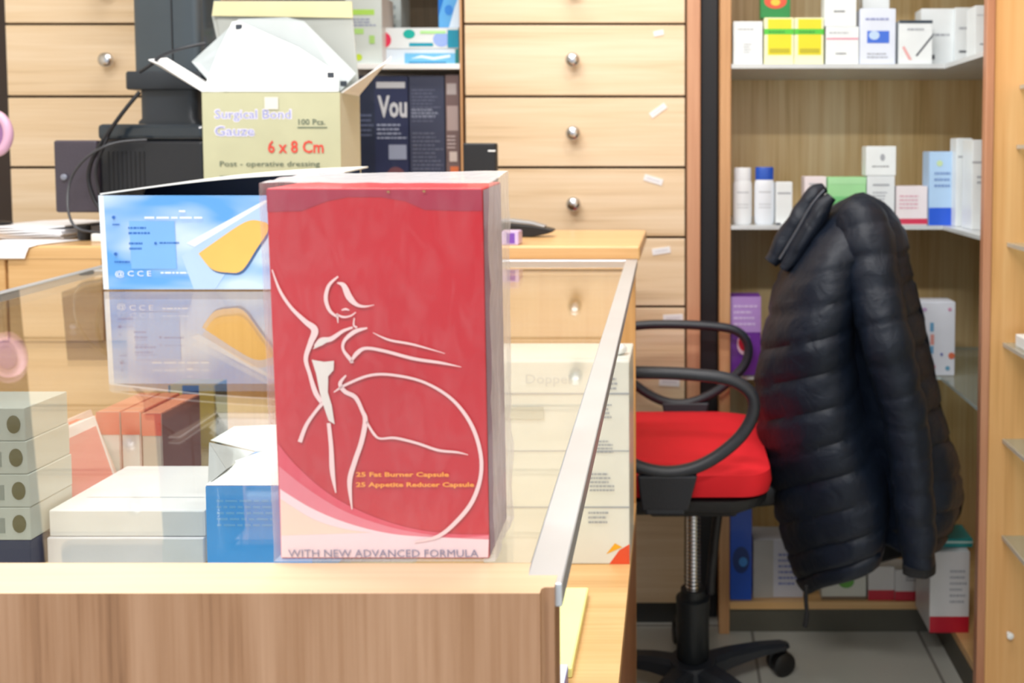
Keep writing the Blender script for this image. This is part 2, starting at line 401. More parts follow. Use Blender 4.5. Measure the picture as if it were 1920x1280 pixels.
# ------------------------------------------------------------------ desk behind the display case
zg = lambda D: .9686+.04*(D-1.55)
ZD = .990; DX1 = X(1200, 1.57); DF, DBK = 1.572, 1.90
dt = empty('service_desk', (-.7, 1.73, 0), 'oak service desk behind the glass case, carrying the printer and boxes', 'desk')
m = MB(); m.rbox(-1.75, DX1, DF, DBK, ZD-.026, ZD, OAK_DESK, .004); m.build('desktop', dt, (-.7, 1.7, ZD))
m = MB(); m.box(-1.72, DX1-.012, DF+.008, DF+.026, .0, ZD-.027, OAK_DESK); m.build('apron', dt, (-.7, DF, .5))
m = MB(); m.box(-1.72, -1.70, DF+.027, DBK-.02, 0, ZD-.027, OAK_SIDE); m.build('side_panel', dt, (-1.7, 1.7, 0))
for (ua, ub) in ((-40, 4), (10, 186), (192, 400)):
    m = MB(); a_, b_ = X(ua, DF), X(ub, DF); m.rbox(a_, b_, DF+.001, DF+.007, Z(640, DF), Z(480, DF), OAK_DESK, .002); m.build('drawer_front', dt, ((a_+b_)/2, DF, .9))

# ------------------------------------------------------------------ glass display case in front
NL, NR = Vector((-.95, .452)), Vector((-.0605, .452)); FL, FR = Vector((-.95, 1.55)), Vector((-.0684, 1.55))
ct2 = empty('display_counter', (-.45, .95, 0), 'glass topped display counter with an oak end panel and aluminium frame in the foreground', 'counter')
m = MB(); zt = zg(.487)
bm = bmesh.new(); bmesh.ops.create_cube(bm, size=1)
x0, x1, y0, y1 = -1.02, X(1036, .452, 1130), .452, .4865
for v in bm.verts: v.co = Vector(((x0+x1)/2+v.co.x*(x1-x0), (y0+y1)/2+v.co.y*(y1-y0), .5*zt+v.co.z*zt))
ed = [e for e in bm.edges if abs(e.verts[0].co.z-e.verts[1].co.z) > .5 and e.verts[0].co.x > -.5]
bmesh.ops.bevel(bm, geom=ed, offset=.0065, segments=5, affect='EDGES')
bm.faces.ensure_lookup_table(); bm.normal_update()
top = [f for f in bm.faces if f.normal.z > .9]
vs = {v: i for i, v in enumerate(bm.verts)}
for f in bm.faces: m.poly([v.co.copy() for v in f.verts], [tuple(range(len(f.verts)))], OAK_TOP if f in top else OAK_FRONT)
bm.free(); m.build('end_panel', ct2, (-.5, .47, 0), bevel=.0006)
Y0 = .488; ZL = .544
m = MB()
def quadprism(m, pts, z0, z1, mat, zf=None):
    n = len(pts)
    P = [Vector((p[0], p[1], (zf(p[1])+z0 if zf else z0))) for p in pts]+[Vector((p[0], p[1], (zf(p[1])+z1 if zf else z1))) for p in pts]
    m.poly(P, [tuple(range(n))[::-1], tuple(range(n, 2*n))]+[(j, (j+1) % n, n+(j+1) % n, n+j) for j in range(n)], mat)
rx = lambda y: NR.x+(FR.x-NR.x)*(y-.452)/1.098
lx = lambda y: -.95
quadprism(m, [(lx(Y0), Y0), (rx(Y0)-.003, Y0), (rx(1.549)-.003, 1.549), (lx(1.549), 1.549)], ZL-.02, ZL, OAK_DESK); m.build('lower_shelf', ct2, (-.5, .9, ZL))
m = MB(); quadprism(m, [(lx(Y0), Y0), (rx(Y0)-.004, Y0), (rx(1.549)-.004, 1.549), (lx(1.549), 1.549)], 0, ZL-.021, OAK_BROWN); m.build('base', ct2, (-.5, .9, 0))
m = MB(); m.box(FL.x, FR.x-.004, 1.551, 1.564, 0, zg(1.55)-.0125, OAK_SIDE); m.build('back_panel', ct2, (-.5, 1.56, 0))
m = MB(); quadprism(m, [(lx(Y0)+.012, Y0), (rx(Y0)-.020, Y0), (rx(1.538)-.020, 1.538), (lx(1.538)+.012, 1.538)], -.006, -.0005, GLASS, zg)
m.build('glass_top', ct2, (-.5, .9, zg(.9)))
def bar(p0, p1, w, name='frame_bar', h0=-.012, h1=.0006):
    d = (Vector(p1)-Vector(p0)).normalized(); n = Vector((-d.y, d.x))*w
    m = MB(); a, b = Vector(p0), Vector(p1)
    quadprism(m, [a, b, b+n, a+n], h0, h1, ALU, zg); return m.build(name, ct2, (a.x, a.y, zg(a.y)), bevel=.001)
bar((rx(.463)+.0005, .463), (rx(1.549), 1.549), .020)
bar((rx(1.5495), 1.5495), (lx(1.5495), 1.5495), .012)
bar((lx(1.536)+.0, 1.536), (lx(Y0), Y0), .012)
ZI = .688
m = MB(); quadprism(m, [(-.94, .60), (-.30, .60), (-.30, 1.45), (-.94, 1.45)], ZI-.006, ZI, GLASS_S); m.build('inner_shelf', ct2, (-.6, .9, ZI))
for (bx, by) in ((-.31, .61), (-.31, 1.44), (-.93, .61), (-.93, 1.44)):
    m = MB(); m.cyl((bx, by, ZL+.0005), (bx, by, ZI-.0065), .005, .005, ALU, 12); m.build('shelf_leg', ct2, (bx, by, ZL))

# ------------------------------------------------------------------ red slimming box
DR = .4885; rt_loc = at(720, 1066, DR)
zr0 = zg(.5135)+.0012; rx0, rx1 = X(519, DR, 700), X(914, DR, 700); zr1 = Z(348, DR); RW, RH, RD = rx1-rx0, zr1-zr0, .050
rt = empty('slimming_box', ((rx0+rx1)/2, DR+RD/2, zr0), 'tall red shrink wrapped carton with a white line drawn dancer, on the glass', 'box')
mb = MB(); RB = paint((190, 6, 30), .45, coat=.15, var=.06); SIDE_GLARE = paint((150, 118, 138), .4, coat=.4)  # red side greyed to mauve: the wrap's reflection is put into its colour
mb.rbox(rx0, rx1, DR, DR+RD, zr0, zr1, RB, .0009)
mb.poly([(rx1+.0003, DR+.001, zr0+.001), (rx1+.0003, DR+RD-.001, zr0+.001), (rx1+.0003, DR+RD-.001, zr1-.001), (rx1+.0003, DR+.001, zr1-.001)], [(0, 1, 2, 3)], SIDE_GLARE)
def PF(u, v):      # spot on the printed front
    a = (v-348)/(1066-348)
    return ((u-(510+a*18))/((905+a*15)-(510+a*18)), 1-a)
CREAM = paint((236, 205, 205), .4); WASH = paint((220, 120, 135), .4); PINK = paint((214, 70, 92), .4); MAR = paint((160, 40, 66), .45); PALE = paint((232, 208, 214), .4); SKIN = paint((232, 204, 188), .4)
art = []
E = .004
art.append(('poly', [PF(511, 348+2), PF(904, 348+2), PF(905, 390), PF(870, 390), PF(800, 388), PF(765, 372), PF(720, 364), PF(660, 364), PF(620, 372), PF(575, 390), PF(512, 392)], MAR))
def curve(pts, n=8):
    out = []
    P = [pts[0]]+list(pts)+[pts[-1]]
    for i in range(1, len(P)-2):
        for k in range(n):
            t = k/n; a, b, c, d = P[i-1], P[i], P[i+1], P[i+2]
            out.append(tuple(.5*((2*b[j])+(-a[j]+c[j])*t+(2*a[j]-5*b[j]+4*c[j]-d[j])*t*t+(-a[j]+3*b[j]-3*c[j]+d[j])*t**3) for j in range(len(a))))
    out.append(tuple(pts[-1])); return out
# pale sweep at the bottom
sw = curve([(525, 835), (560, 880), (620, 935), (690, 975), (770, 1003), (850, 1015), (919, 1016)])
art.append(('poly', [PF(max(x, 526), y) for x, y in sw]+[PF(918, 1062), PF(529, 1062)], PINK))
sw2 = curve([(527, 880), (580, 925), (650, 970), (730, 1000), (800, 1015), (860, 1022), (919, 1018)])
art.append(('poly', [PF(max(x, 527), y) for x, y in sw2]+[PF(918, 1062), PF(529, 1062)], WASH))
sw3 = curve([(528, 925), (590, 965), (660, 995), (740, 1015), (830, 1022), (919, 1026)])
art.append(('poly', [PF(max(x, 529), y) for x, y in sw3]+[PF(918, 1062), PF(530, 1062)], PALE))
sw4 = curve([(530, 945), (590, 985), (650, 1005), (700, 1012)])
art.append(('poly', [PF(max(x, 530), y) for x, y in sw4]+[PF(530, 1018)], SKIN))
def ribbon(pts, mat=CREAM):      # (u, v, width)
    c = curve(pts, 7); L, R = [], []
    for i, (x, y, wd) in enumerate(c):
        a, b = c[max(0, i-1)], c[min(len(c)-1, i+1)]; dx, dy = b[0]-a[0], b[1]-a[1]; l = math.hypot(dx, dy) or 1
        nx, ny = -dy/l*wd/2, dx/l*wd/2; L.append(PF(x+nx, y+ny)); R.append(PF(x-nx, y-ny))
    for i in range(len(c)-1): art_r.append((L[i], L[i+1], R[i+1], R[i], mat))
art_r = []
LINES = [
 [(521, 500, 2), (535, 540, 5), (555, 572, 6), (580, 598, 9), (598, 615, 13), (590, 640, 10), (581, 670, 8), (588, 700, 7), (598, 735, 9), (610, 755, 8)],
 [(597, 646, 3), (610, 635, 10), (628, 632, 9), (650, 617, 6), (668, 610, 4)],
 [(642, 513, 3), (625, 530, 6), (619, 555, 7), (626, 578, 6), (640, 590, 4)],
 [(640, 525, 2), (652, 530, 9), (662, 552, 12), (675, 566, 7), (690, 570, 4), (708, 567, 1)],
 [(648, 577, 2), (655, 575, 4), (662, 577, 2)], [(638, 584, 3), (650, 590, 4), (664, 588, 3), (674, 581, 2)], [(640, 585, 5), (641, 602, 1)],
 [(671, 592, 2), (670, 606, 3), (676, 610, 4)],
 [(695, 611, 3), (672, 618, 8), (653, 635, 6), (650, 652, 5), (662, 670, 7), (668, 678, 3)],
 [(663, 678, 3), (675, 660, 8), (692, 650, 6), (725, 655, 6), (780, 670, 6), (830, 678, 5), (868, 686, 1)],
 [(705, 620, 1), (735, 634, 4), (780, 643, 4), (838, 660, 1)],
 [(632, 735, 2), (655, 720, 5), (700, 702, 5), (745, 702, 5), (800, 716, 5), (850, 748, 6), (885, 795, 7), (903, 850, 7), (904, 900, 7), (888, 950, 8), (858, 990, 8), (825, 1018, 7), (780, 1030, 3)],
 [(655, 702, 3), (644, 718, 7), (652, 733, 8), (672, 745, 8), (684, 770, 7), (690, 790, 9), (683, 830, 9), (670, 870, 9), (660, 910, 9), (664, 965, 2)],
 [(692, 792, 4), (705, 815, 5), (717, 825, 4), (745, 824, 5), (785, 834, 5), (825, 848, 5), (860, 852, 4), (881, 857, 1)],
 [(612, 755, 7), (596, 775, 6), (580, 800, 7), (568, 832, 8)],
 [(622, 795, 7), (626, 840, 8), (628, 890, 9), (634, 932, 2)],
]
for l in LINES: ribbon(l)
LIFT = .0020
Pf = lambda s, t, h: Vector((rx0+s*RW, DR-h, zr0+t*RH))
face_art(mb, Pf, art, .00025)
for (a, b, c, d, mat) in art_r: mb.poly([Pf(*a, .0013), Pf(*b, .0013), Pf(*c, .0013), Pf(*d, .0013)], [(0, 1, 2, 3)], mat)
GREYF = paint((222, 214, 208), .4)
mb.poly([Pf(*PF(u, v), .00132) for u, v in [(592, 672), (615, 676), (633, 674), (632, 692), (622, 704), (621, 735), (628, 760), (633, 797), (622, 790), (614, 765), (606, 735), (600, 700)]], [tuple(range(12))], GREYF)
mb.poly([Pf(*PF(u, v), .00131) for u, v in [(594, 652), (606, 634), (622, 630), (624, 636), (612, 644)]], [tuple(range(5))], GREYF)
def ftext(u0, v0, u1, v1, s, mat, bold=0.0):   # v0 lower, v1 upper
    a = PF(u0, v0); b = PF(u1, v1)
    face_art(mb, Pf, [('text', a[0], a[1], b[0], b[1], s, mat, bold)], .0013)
YEL = paint((240, 158, 48), .4)
ftext(672, 903, 845, 891, '25 Fat Burner Capsule', YEL, .03); ftext(672, 923, 892, 911, '25 Appetite Reducer Capsule', YEL, .03)
ftext(544, 1060, 900, 1045, 'WITH NEW ADVANCED FORMULA', paint((120, 118, 150), .4), .0)
for k, (u, v, s_) in enumerate(((735, 354, 3), (800, 353, 3))): face_art(mb, Pf, [('disc', *PF(u, v), .007, .003, paint((150, 120, 70), .5))], .0015)
mb.build('carton', rt, ((rx0+rx1)/2, DR+RD/2, zr0))
# shrink film: crinkled transparent skin with a sealed lip on top
fm_ = bpy.data.materials.new('shrink_film'); fm_.use_nodes = True; t = fm_.node_tree; t.nodes.clear()
out = t.nodes.new('ShaderNodeOutputMaterial'); mx = t.nodes.new('ShaderNodeMixShader'); tr = t.nodes.new('ShaderNodeBsdfTransparent')
pb = t.nodes.new('ShaderNodeBsdfPrincipled'); pb.inputs['Base Color'].default_value = (.9, .88, .92, 1); pb.inputs['Roughness'].default_value = .22
tc = t.nodes.new('ShaderNodeTexCoord'); mp = t.nodes.new('ShaderNodeMapping'); mp.inputs['Scale'].default_value = (60, 60, 22); no = t.nodes.new('ShaderNodeTexNoise'); no.inputs['Scale'].default_value = 1.4; no.inputs['Detail'].default_value = 5; no.inputs['Distortion'].default_value = 1.5
cr = t.nodes.new('ShaderNodeValToRGB'); cr.color_ramp.elements[0].position = .42; cr.color_ramp.elements[0].color = (.0, .0, .0, 1); cr.color_ramp.elements[1].position = .75; cr.color_ramp.elements[1].color = (.03, .03, .03, 1)
lw = t.nodes.new('ShaderNodeLayerWeight'); lw.inputs['Blend'].default_value = .32
ad = t.nodes.new('ShaderNodeMath'); ad.operation = 'ADD'; ad.use_clamp = True
mu = t.nodes.new('ShaderNodeMath'); mu.operation = 'MULTIPLY'; mu.inputs[1].default_value = .72
bp = t.nodes.new('ShaderNodeBump'); bp.inputs['Strength'].default_value = .35; bp.inputs['Distance'].default_value = .002
L_ = t.links.new
L_(tc.outputs['Object'], mp.inputs[0]); L_(mp.outputs[0], no.inputs['Vector']); L_(no.outputs['Fac'], cr.inputs[0]); L_(no.outputs['Fac'], bp.inputs['Height']); L_(bp.outputs[0], pb.inputs['Normal'])
L_(lw.outputs['Facing'], mu.inputs[0]); L_(mu.outputs[0], ad.inputs[0]); L_(cr.outputs[0], ad.inputs[1]); L_(ad.outputs[0], mx.inputs[0]); L_(tr.outputs[0], mx.inputs[1]); L_(pb.outputs[0], mx.inputs[2]); L_(mx.outputs[0], out.inputs[0])
bm = bmesh.new(); bmesh.ops.create_cube(bm, size=1); bmesh.ops.subdivide_edges(bm, edges=bm.edges[:], cuts=22, use_grid_fill=True)
for v in bm.verts:
    n = v.co.normalized(); q = v.co.copy()
    v.co = Vector(((rx0+rx1)/2+q.x*(RW+.0046), DR+RD/2+q.y*(RD+.0052), zr0+.0002+(q.z+.5)*(RH+.0018)))
    a = noise.noise(v.co*55+Vector((3, 1, 2))); b = noise.noise(v.co*170)
    amt = .0009*a+.0005*b
    if q.x > .48: v.co.x += .0012+amt*1.6+.0012*max(0, q.z)
    if q.x < -.48: v.co.x -= abs(amt)
    if q.z > .48: v.co.z += .0010+abs(a)*.0014+(.003*max(0, .25+q.y)*max(0, .5+q.x*.9)+.001*(q.y+.5))
    if q.y > .48: v.co.y += .001+amt
    if q.z < -.48: v.co.z = zr0-.0002
m = MB(); m.bm(bm, fm_); m.build('shrink_wrap', rt, ((rx0+rx1)/2, DR+RD/2, zr0), smooth=True)

# ------------------------------------------------------------------ blue pad box with its lid ajar
DBX = 1.273; bz0 = zg(1.328)+.0012; bx0, bx1 = X(190, DBX), X(640, DBX); bz1 = Z(363, DBX); BW, BH, BD = bx1-bx0, bz1-bz0, .11
bt = empty('plaster_box', ((bx0+bx1)/2, DBX+BD/2, bz0), 'light blue carton showing orange pads, lid ajar, mirrored in the glass behind the red box', 'box')
bgm, t, b = new_mat('blue_print')
tc = t.nodes.new('ShaderNodeTexCoord'); n = t.nodes.new('ShaderNodeTexNoise'); n.inputs['Scale'].default_value = 11; n.inputs['Detail'].default_value = 2; n.inputs['Distortion'].default_value = .4
r = t.nodes.new('ShaderNodeValToRGB'); e = r.color_ramp.elements; e[0].position = .38; e[0].color = rgb(92, 160, 232); e[1].position = .62; e[1].color = rgb(196, 218, 244)
mp = t.nodes.new('ShaderNodeMapping'); mp.inputs['Rotation'].default_value = (0, .9, 0); mp.inputs['Scale'].default_value = (.5, .5, 1.6)
t.links.new(tc.outputs['Object'], mp.inputs[0]); t.links.new(mp.outputs[0], n.inputs['Vector']); t.links.new(n.outputs['Fac'], r.inputs[0]); t.links.new(r.outputs[0], b.inputs['Base Color']); b.inputs['Roughness'].default_value = .35
m = MB(); th = .0012
m.box(bx0, bx1, DBX, DBX+th, bz0, bz1, bgm)
m.box(bx0, bx1, DBX+BD-th, DBX+BD, bz0, bz1, WHITE); m.box(bx0, bx0+th, DBX+th, DBX+BD-th, bz0, bz1, WHITE); m.box(bx1-th, bx1, DBX+th, DBX+BD-th, bz0, bz1, WHITE)
m.box(bx0+th, bx1-th, DBX+th, DBX+BD-th, bz0, bz0+th, paint((60, 80, 110), .6))
def PB(u, v): return ((u-190)/450, (545-v)/182)
Pb = lambda s, t, h: Vector((bx0+s*BW, DBX-h, bz0+t*BH))
PADC = paint((236, 186, 98), .45); PADS = paint((60, 92, 140), .5); DB = paint((44, 104, 190), .4); SKY = paint((120, 176, 238), .4)
pad = curve([(372, 475), (400, 455), (460, 415), (490, 412), (507, 425), (480, 468), (452, 508), (425, 512), (395, 505), (372, 475)], 5)
pad2 = [(x+3, y+4) for x, y in pad]
WH2 = paint((225, 236, 248), .35)
aa = [('rect', .0, .0, .022, 1, WH2),
      ('poly', [PB(*p) for p in [(360, 545), (340, 480), (430, 420), (500, 375), (555, 375), (560, 385), (470, 440), (400, 545)]], paint((176, 204, 242), .35)),
      ('poly', [PB(*p) for p in [(350, 455), (500, 372), (512, 372), (365, 462)]], WH2),
      ('poly', [PB(*p) for p in pad2], PADS), ('poly', [PB(*p) for p in pad], PADC),
      ('rect', *PB(245, 505), *PB(330, 412), SKY), 
      ('lines', *PB(243, 440), *PB(285, 420), 2, DB), ('lines', *PB(243, 470), *PB(270, 450), 2, DB), ('lines', *PB(300, 458), *PB(340, 450), 1, DB), ('lines', *PB(214, 495), *PB(250, 487), 1, DB), ('lines', *PB(214, 422), *PB(232, 415), 1, DB),
      ('disc', *PB(217, 405), .007, .018, DB), ('disc', *PB(217, 476), .007, .018, DB), ('disc', *PB(293, 455), .006, .014, DB),
      ('text', *PB(214, 522), *PB(282, 508), '@ C C E', WH2, .01), ('lines', *PB(300, 516), *PB(372, 508), 1, WH2), ('lines', *PB(275, 410), *PB(400, 400), 1, WH2), ('rect', *PB(340, 395), *PB(352, 391), WH2)]
face_art(m, Pb, aa, .00025); m.build('carton', bt, ((bx0+bx1)/2, DBX+BD/2, bz0))
# lid: navy underside, white edge, lifted toward the right
zr = Z(322, DBX+.03)
m = MB(); nv = paint((28, 52, 92), .4)
a0 = Vector((bx0, DBX+.004, bz1+.0005)); a1 = Vector((bx0, DBX+BD, bz1+.0005)); b0 = Vector((bx1, DBX+.02, zr)); b1 = Vector((bx1, DBX+BD+.01, zr+.002)); up = Vector((0, 0, .0022))
N = 12; pr = []
for i in range(N+1):
    s = i/N; bow = Vector((0, 0, .006*math.sin(s*math.pi)))
    pr.append([a0.lerp(b0, s)+bow, a1.lerp(b1, s)+bow, a1.lerp(b1, s)+bow+up, a0.lerp(b0, s)+bow+up])
m.rings(pr, WHITE); lo = [(i*4, i*4+1, (i+1)*4+1, (i+1)*4) for i in range(N)]
m.poly([p-Vector((0, 0, .0003)) for r_ in pr for p in r_], lo, nv)
m.build('lid', bt, a0)
m = MB(); m.box(bx0+.004, bx1-.004, DBX+.02, DBX+BD-.01, bz0+th, bz1-.012, nv); m.build('inner_liner', bt, ((bx0+bx1)/2, DBX+.05, bz0))

m = MB(); gy = DBX+BD-.012
pts = [(bx0+.002, bz1-.013)]+[(bx1-.004, bz1-.013)]+[(bx0+(bx1-bx0)*s_, bz1+(zr-bz1)*s_+.005*math.sin(s_*math.pi)) for s_ in (.985, .8, .6, .4, .2, .03)]
m.poly([Vector((x, gy+o, z)) for o in (0, .0015) for x, z in pts], [tuple(range(8)), tuple(range(8, 16))[::-1]]+[(j, (j+1) % 8, 8+(j+1) % 8, 8+j) for j in range(8)], nv)
m.build('back_panel', bt, (bx0, gy, bz1))
bt.rotation_euler.x = rt.rotation_euler.x = math.atan(.04)      # both stand flat on the slightly sloping glass
# ------------------------------------------------------------------ gauze box with open flaps
DG = 1.595; gx0, gx1 = X(384, DG), X(641, DG); gz1 = Z(173, DG); gz0 = ZD; GD = .10; GW, GH = gx1-gx0, gz1-gz0
gt = empty('gauze_box', ((gx0+gx1)/2, DG+GD/2, gz0), 'khaki surgical dressing carton with its white flaps torn open, on the desk', 'box')
KH = paint((190, 190, 158), .55); KH2 = paint((196, 196, 178), .55); KI = paint((238, 242, 240), .6)
m = MB(); th = .0025
for (a, b, c, d) in ((gx0, gx1, DG, DG+th), (gx0, gx1, DG+GD-th, DG+GD)): m.box(a, b, c, d, gz0, gz1, KH)
m.box(gx0, gx0+th, DG+th, DG+GD-th, gz0, gz1, KH2); m.box(gx1-th, gx1, DG+th, DG+GD-th, gz0, gz1, KH2)
m.box(gx0+th, gx1-th, DG+th, DG+GD-th, gz0, gz0+th, KH2)
m.box(gx0+.004, gx1-.004, DG+.006, DG+GD-.006, gz0+th, gz1-.02, KI)
Pg = lambda s, t, h: Vector((gx0+s*GW, DG-h, gz0+t*GH))
def PG(u, v): 
    p = at(u, v, DG); return ((p.x-gx0)/GW, (p.z-gz0)/GH)
LIL = paint((226, 224, 246), .5); LBL = paint((128, 134, 190), .5); GRN = paint((92, 106, 92), .5); RDT = paint((214, 72, 60), .5)
aa = [('text', *PG(402, 229), *PG(547, 204), 'Surgical Bond', LIL, .045), ('text', *PG(404, 227), *PG(545, 206), 'Surgical Bond', LBL, -.006),
      ('text', *PG(402, 256), *PG(478, 235), 'Gauze', LIL, .045), ('text', *PG(404, 254), *PG(476, 237), 'Gauze', LBL, -.006),
      ('text', *PG(560, 234), *PG(610, 223), '100 Pcs.', GRN, .01), ('rect', *PG(558, 240), *PG(614, 238), GRN),
      ('text', *PG(503, 287), *PG(607, 263), '6 x 8 Cm', RDT, .02),
      ('text', *PG(413, 315), *PG(600, 302), 'Post - operative dressing', GRN, .005), ('lines', *PG(413, 338), *PG(520, 325), 1, GRN),
      ('rect', *PG(497, 205), *PG(522, 182), paint((222, 220, 212), .4))]
face_art(m, Pg, aa, .0004); m.build('carton', gt, ((gx0+gx1)/2, DG+GD/2, gz0))
def sheet(pts, th_, mat, name, parent, back=None):
    """a bent board: closed outline of 3-D points thickened along its normal"""
    P = [Vector(p) for p in pts]; n = len(P); nm = Vector((0, 0, 0))
    for i in range(n): nm += P[i].cross(P[(i+1) % n])
    nm.normalize(); Q = [p+nm*th_ for p in P]; mb = MB()
    mb.poly(P+Q, [tuple(range(n))[::-1]], back or mat); mb.poly(P+Q, [tuple(range(n, 2*n))]+[(j, (j+1) % n, n+(j+1) % n, n+j) for j in range(n)], mat)
    return mb.build(name, parent, P[0])
A = at
# back flap (tall, khaki tip), leaning white flaps, left and right side flaps
sheet([(gx0, DG+GD, gz1+.0005), (gx1+.001, DG+GD, gz1+.0005), A(660, 12, DG+GD+.03), A(655, 2, DG+GD+.03), A(402, 2, DG+GD+.03), A(398, 30, DG+GD+.03)], .002, paint((162, 166, 162), .6), 'back_flap', gt)
sheet([A(398, 30, DG+GD+.021), A(662, 34, DG+GD+.021), A(660, 3, DG+GD+.024), A(402, 3, DG+GD+.024)], .0015, paint((206, 200, 158), .6), 'flap_edge', gt)
sheet([(gx0+.002, DG+.0005, gz1+.0008), (gx1-.002, DG+.0005, gz1+.0008), A(634, 138, DG+.05), A(560, 90, DG+.06), A(448, 40, DG+.08), A(436, 42, DG+.08), A(412, 92, DG+.065)], .0015, paint((226, 230, 230), .5), 'front_flap', gt)
sheet([A(410, 172, DG+.07), A(640, 170, DG+.075), A(668, 138, DG+.085), A(570, 40, DG+.09), A(540, 33, DG+.09), A(448, 36, DG+.09), A(360, 116, DG+.085)], .0015, paint((190, 198, 200), .55), 'liner_flap', gt)
sheet([(gx0-.0005, DG+.004, gz1+.0005), (gx0-.0005, DG+GD-.01, gz1+.0005), A(312, 110, DG+.075), A(278, 113, DG+.03), A(300, 122, DG)], .002, paint((238, 240, 242), .5), 'side_flap', gt)
sheet([(gx1+.0005, DG+.006, gz1+.0005), (gx1+.0005, DG+GD-.01, gz1+.0005), A(733, 105, DG+.12), A(730, 112, DG+.02)], .0018, paint((238, 240, 242), .5), 'side_flap', gt)
for u, v, d in ((449, 51, DG+.074), (621, 141, DG+.010), (645, 157, DG+.078)):
    c = A(u, v, d); m = MB(); m.rbox(c.x-.006, c.x+.006, c.y-.003, c.y-.0012, c.z-.005, c.z+.005, paint((60, 66, 76), .4), .0006); m.build('staple_clip', gt, c)

# ------------------------------------------------------------------ printer with stand pole
pD = 1.62; 
tr_ = MB(); tr_.rbox(X(188, 1.66), X(376, 1.66), 1.63, 1.86, ZD+.0003, ZD+.016, WHITE, .003)
tag(tr_.build('flat_tray', origin=(X(260, 1.7), 1.75, ZD)), 'flat white tray lying on the desk under the black printer', 'tray')
PD = 1.64; px0, px1 = X(185, PD), X(384, PD); pz0 = ZD+.0165; pz1 = Z(263, PD)
pt = empty('receipt_printer', ((px0+px1)/2, PD+.1, pz0), 'black boxy printer with loose cables standing on the desk at left', 'printer')
m = MB(); m.rbox(px0+.004, px1, PD, PD+.2, pz0+.012, pz1, BLACKP, .006, 3); 
for k in range(9): 
    xx = px0+.02+k*.008; m.box(xx, xx+.002, PD-.001, PD, pz0+.03, pz1-.02, DARK)
m.build('case', pt, (px0, PD, pz0))
m = MB(); m.rbox(X(108, PD), px0+.003, PD-.006, PD+.19, Z(398, PD), Z(263, PD), paint((66, 60, 72), .45, bump=.3), .004, 2); m.build('side_cover', pt, (px0, PD, pz0))
c = at(121, 332, PD-.007); m = MB(); m.lathe([(.0055, 0), (.0055, .003), (.004, .004), (.001, .0042)], paint((130, 134, 150), .3), n=16, M=Matrix.Translation(c) @ Matrix.Rotation(math.pi/2, 4, 'X')); m.build('button', pt, c, smooth=True)
for fx in (X(143, PD+.01), px1-.03):
    m = MB(); m.cyl((fx, PD+.03, ZD+.0005 if fx < px0 else pz0), (fx, PD+.03, pz0+.013), .010, .012, DARK, 16); m.build('rubber_foot', pt, (fx, PD+.03, pz0))
m = MB(); pt2 = paint((34, 44, 54), .25, coat=.4)
m.rbox(X(187, PD), px1+.002, PD-.002, PD+.2, pz1+.0005, Z(232, PD), pt2, .008, 3); m.build('top_cover', pt, (px0, PD, pz1))
# pole monitor stand on the printer cover
zc = Z(232, PD)+.0006; SD = PD+.07
mt = empty('monitor_stand', (X(318, SD+.05), SD+.05, zc), 'thick dark grey monitor stand rising above the printer at left', 'stand')
m = MB(); cx, cy = X(318, SD), SD+.05
def rsec(w_, d_, z, r=.02, n=6, cx=cx, cy=cy):
    pts = []
    for (sx, sy, a0) in ((1, 1, 0), (-1, 1, 90), (-1, -1, 180), (1, -1, 270)):
        for k in range(n+1):
            a = math.radians(a0+90*k/n); pts.append(Vector((cx+sx*(w_/2-r)+r*math.cos(a), cy+sy*(d_/2-r)+r*math.sin(a), z)))
    return pts
w1 = X(382, SD)-X(256, SD)
STD = paint((56, 66, 74), .38, coat=.3); STD2 = paint((38, 44, 52), .4)
m.rings([rsec(w1*.98, .10, zc), rsec(w1*.98, .10, zc+.006), rsec(w1*.9, .095, zc+.012), rsec(w1*.9, .095, Z(168, SD))], STD2); m.build('neck', mt, (cx, cy, zc), smooth=True)
m = MB(); w2 = X(386, SD)-X(236, SD); m.rings([rsec(w2*.97, .112, Z(168, SD)+.0003, .01), rsec(w2, .115, Z(165, SD), .012), rsec(w2, .115, Z(138, SD), .012), rsec(w2*.97, .112, Z(134, SD), .01)], STD2); m.build('collar', mt, (cx, cy, Z(150, SD)), smooth=True)
m = MB(); m.rings([rsec(w1, .095, Z(134, SD)+.0003, .014), rsec(w1, .095, Z(-150, SD), .014)], STD)
m.box(cx+.012, cx+.014, cy-.049, cy-.0475, Z(134, SD)+.001, Z(-150, SD), DARK)
m.build('pole', mt, (cx, cy, Z(130, SD)), smooth=True)
m = MB(); m.rbox(cx-.28, cx+.30, cy-.03, cy+.0, Z(-150, SD)+.0005, Z(-150, SD)+.32, DARK, .01, 3); m.build('screen', mt, (cx, cy, 1.6))
def cable(name, pts, r, label, col=(28, 28, 34)):
    c = curve([tuple(A(u, v, d)) for u, v, d in pts], 8); m = MB(); m.tube(c, r, paint(col, .35), n=8)
    return tag(m.build(name, origin=c[0], smooth=True), label, 'cable')
cable('cable', [(262, 172, 1.625), (225, 218, 1.612), (180, 285, 1.612), (166, 330, 1.615), (175, 370, 1.615), (190, 395, 1.615)], .0035, 'thick black cable dropping from the stand collar across the printer')
cable('cable', [(258, 178, 1.63), (215, 232, 1.618), (192, 280, 1.608), (180, 320, 1.606), (190, 372, 1.608), (205, 396, 1.608)], .0028, 'second black cable looping beside the thick one')
cable('cable', [(275, 262, 1.63), (225, 266, 1.612), (185, 280, 1.598), (150, 308, 1.605), (130, 345, 1.61), (128, 395, 1.59), (145, 428, 1.585), (190, 436, 1.585)], .0022, 'thin grey-black cable arching over the printer and down to the desk edge', (64, 66, 72))
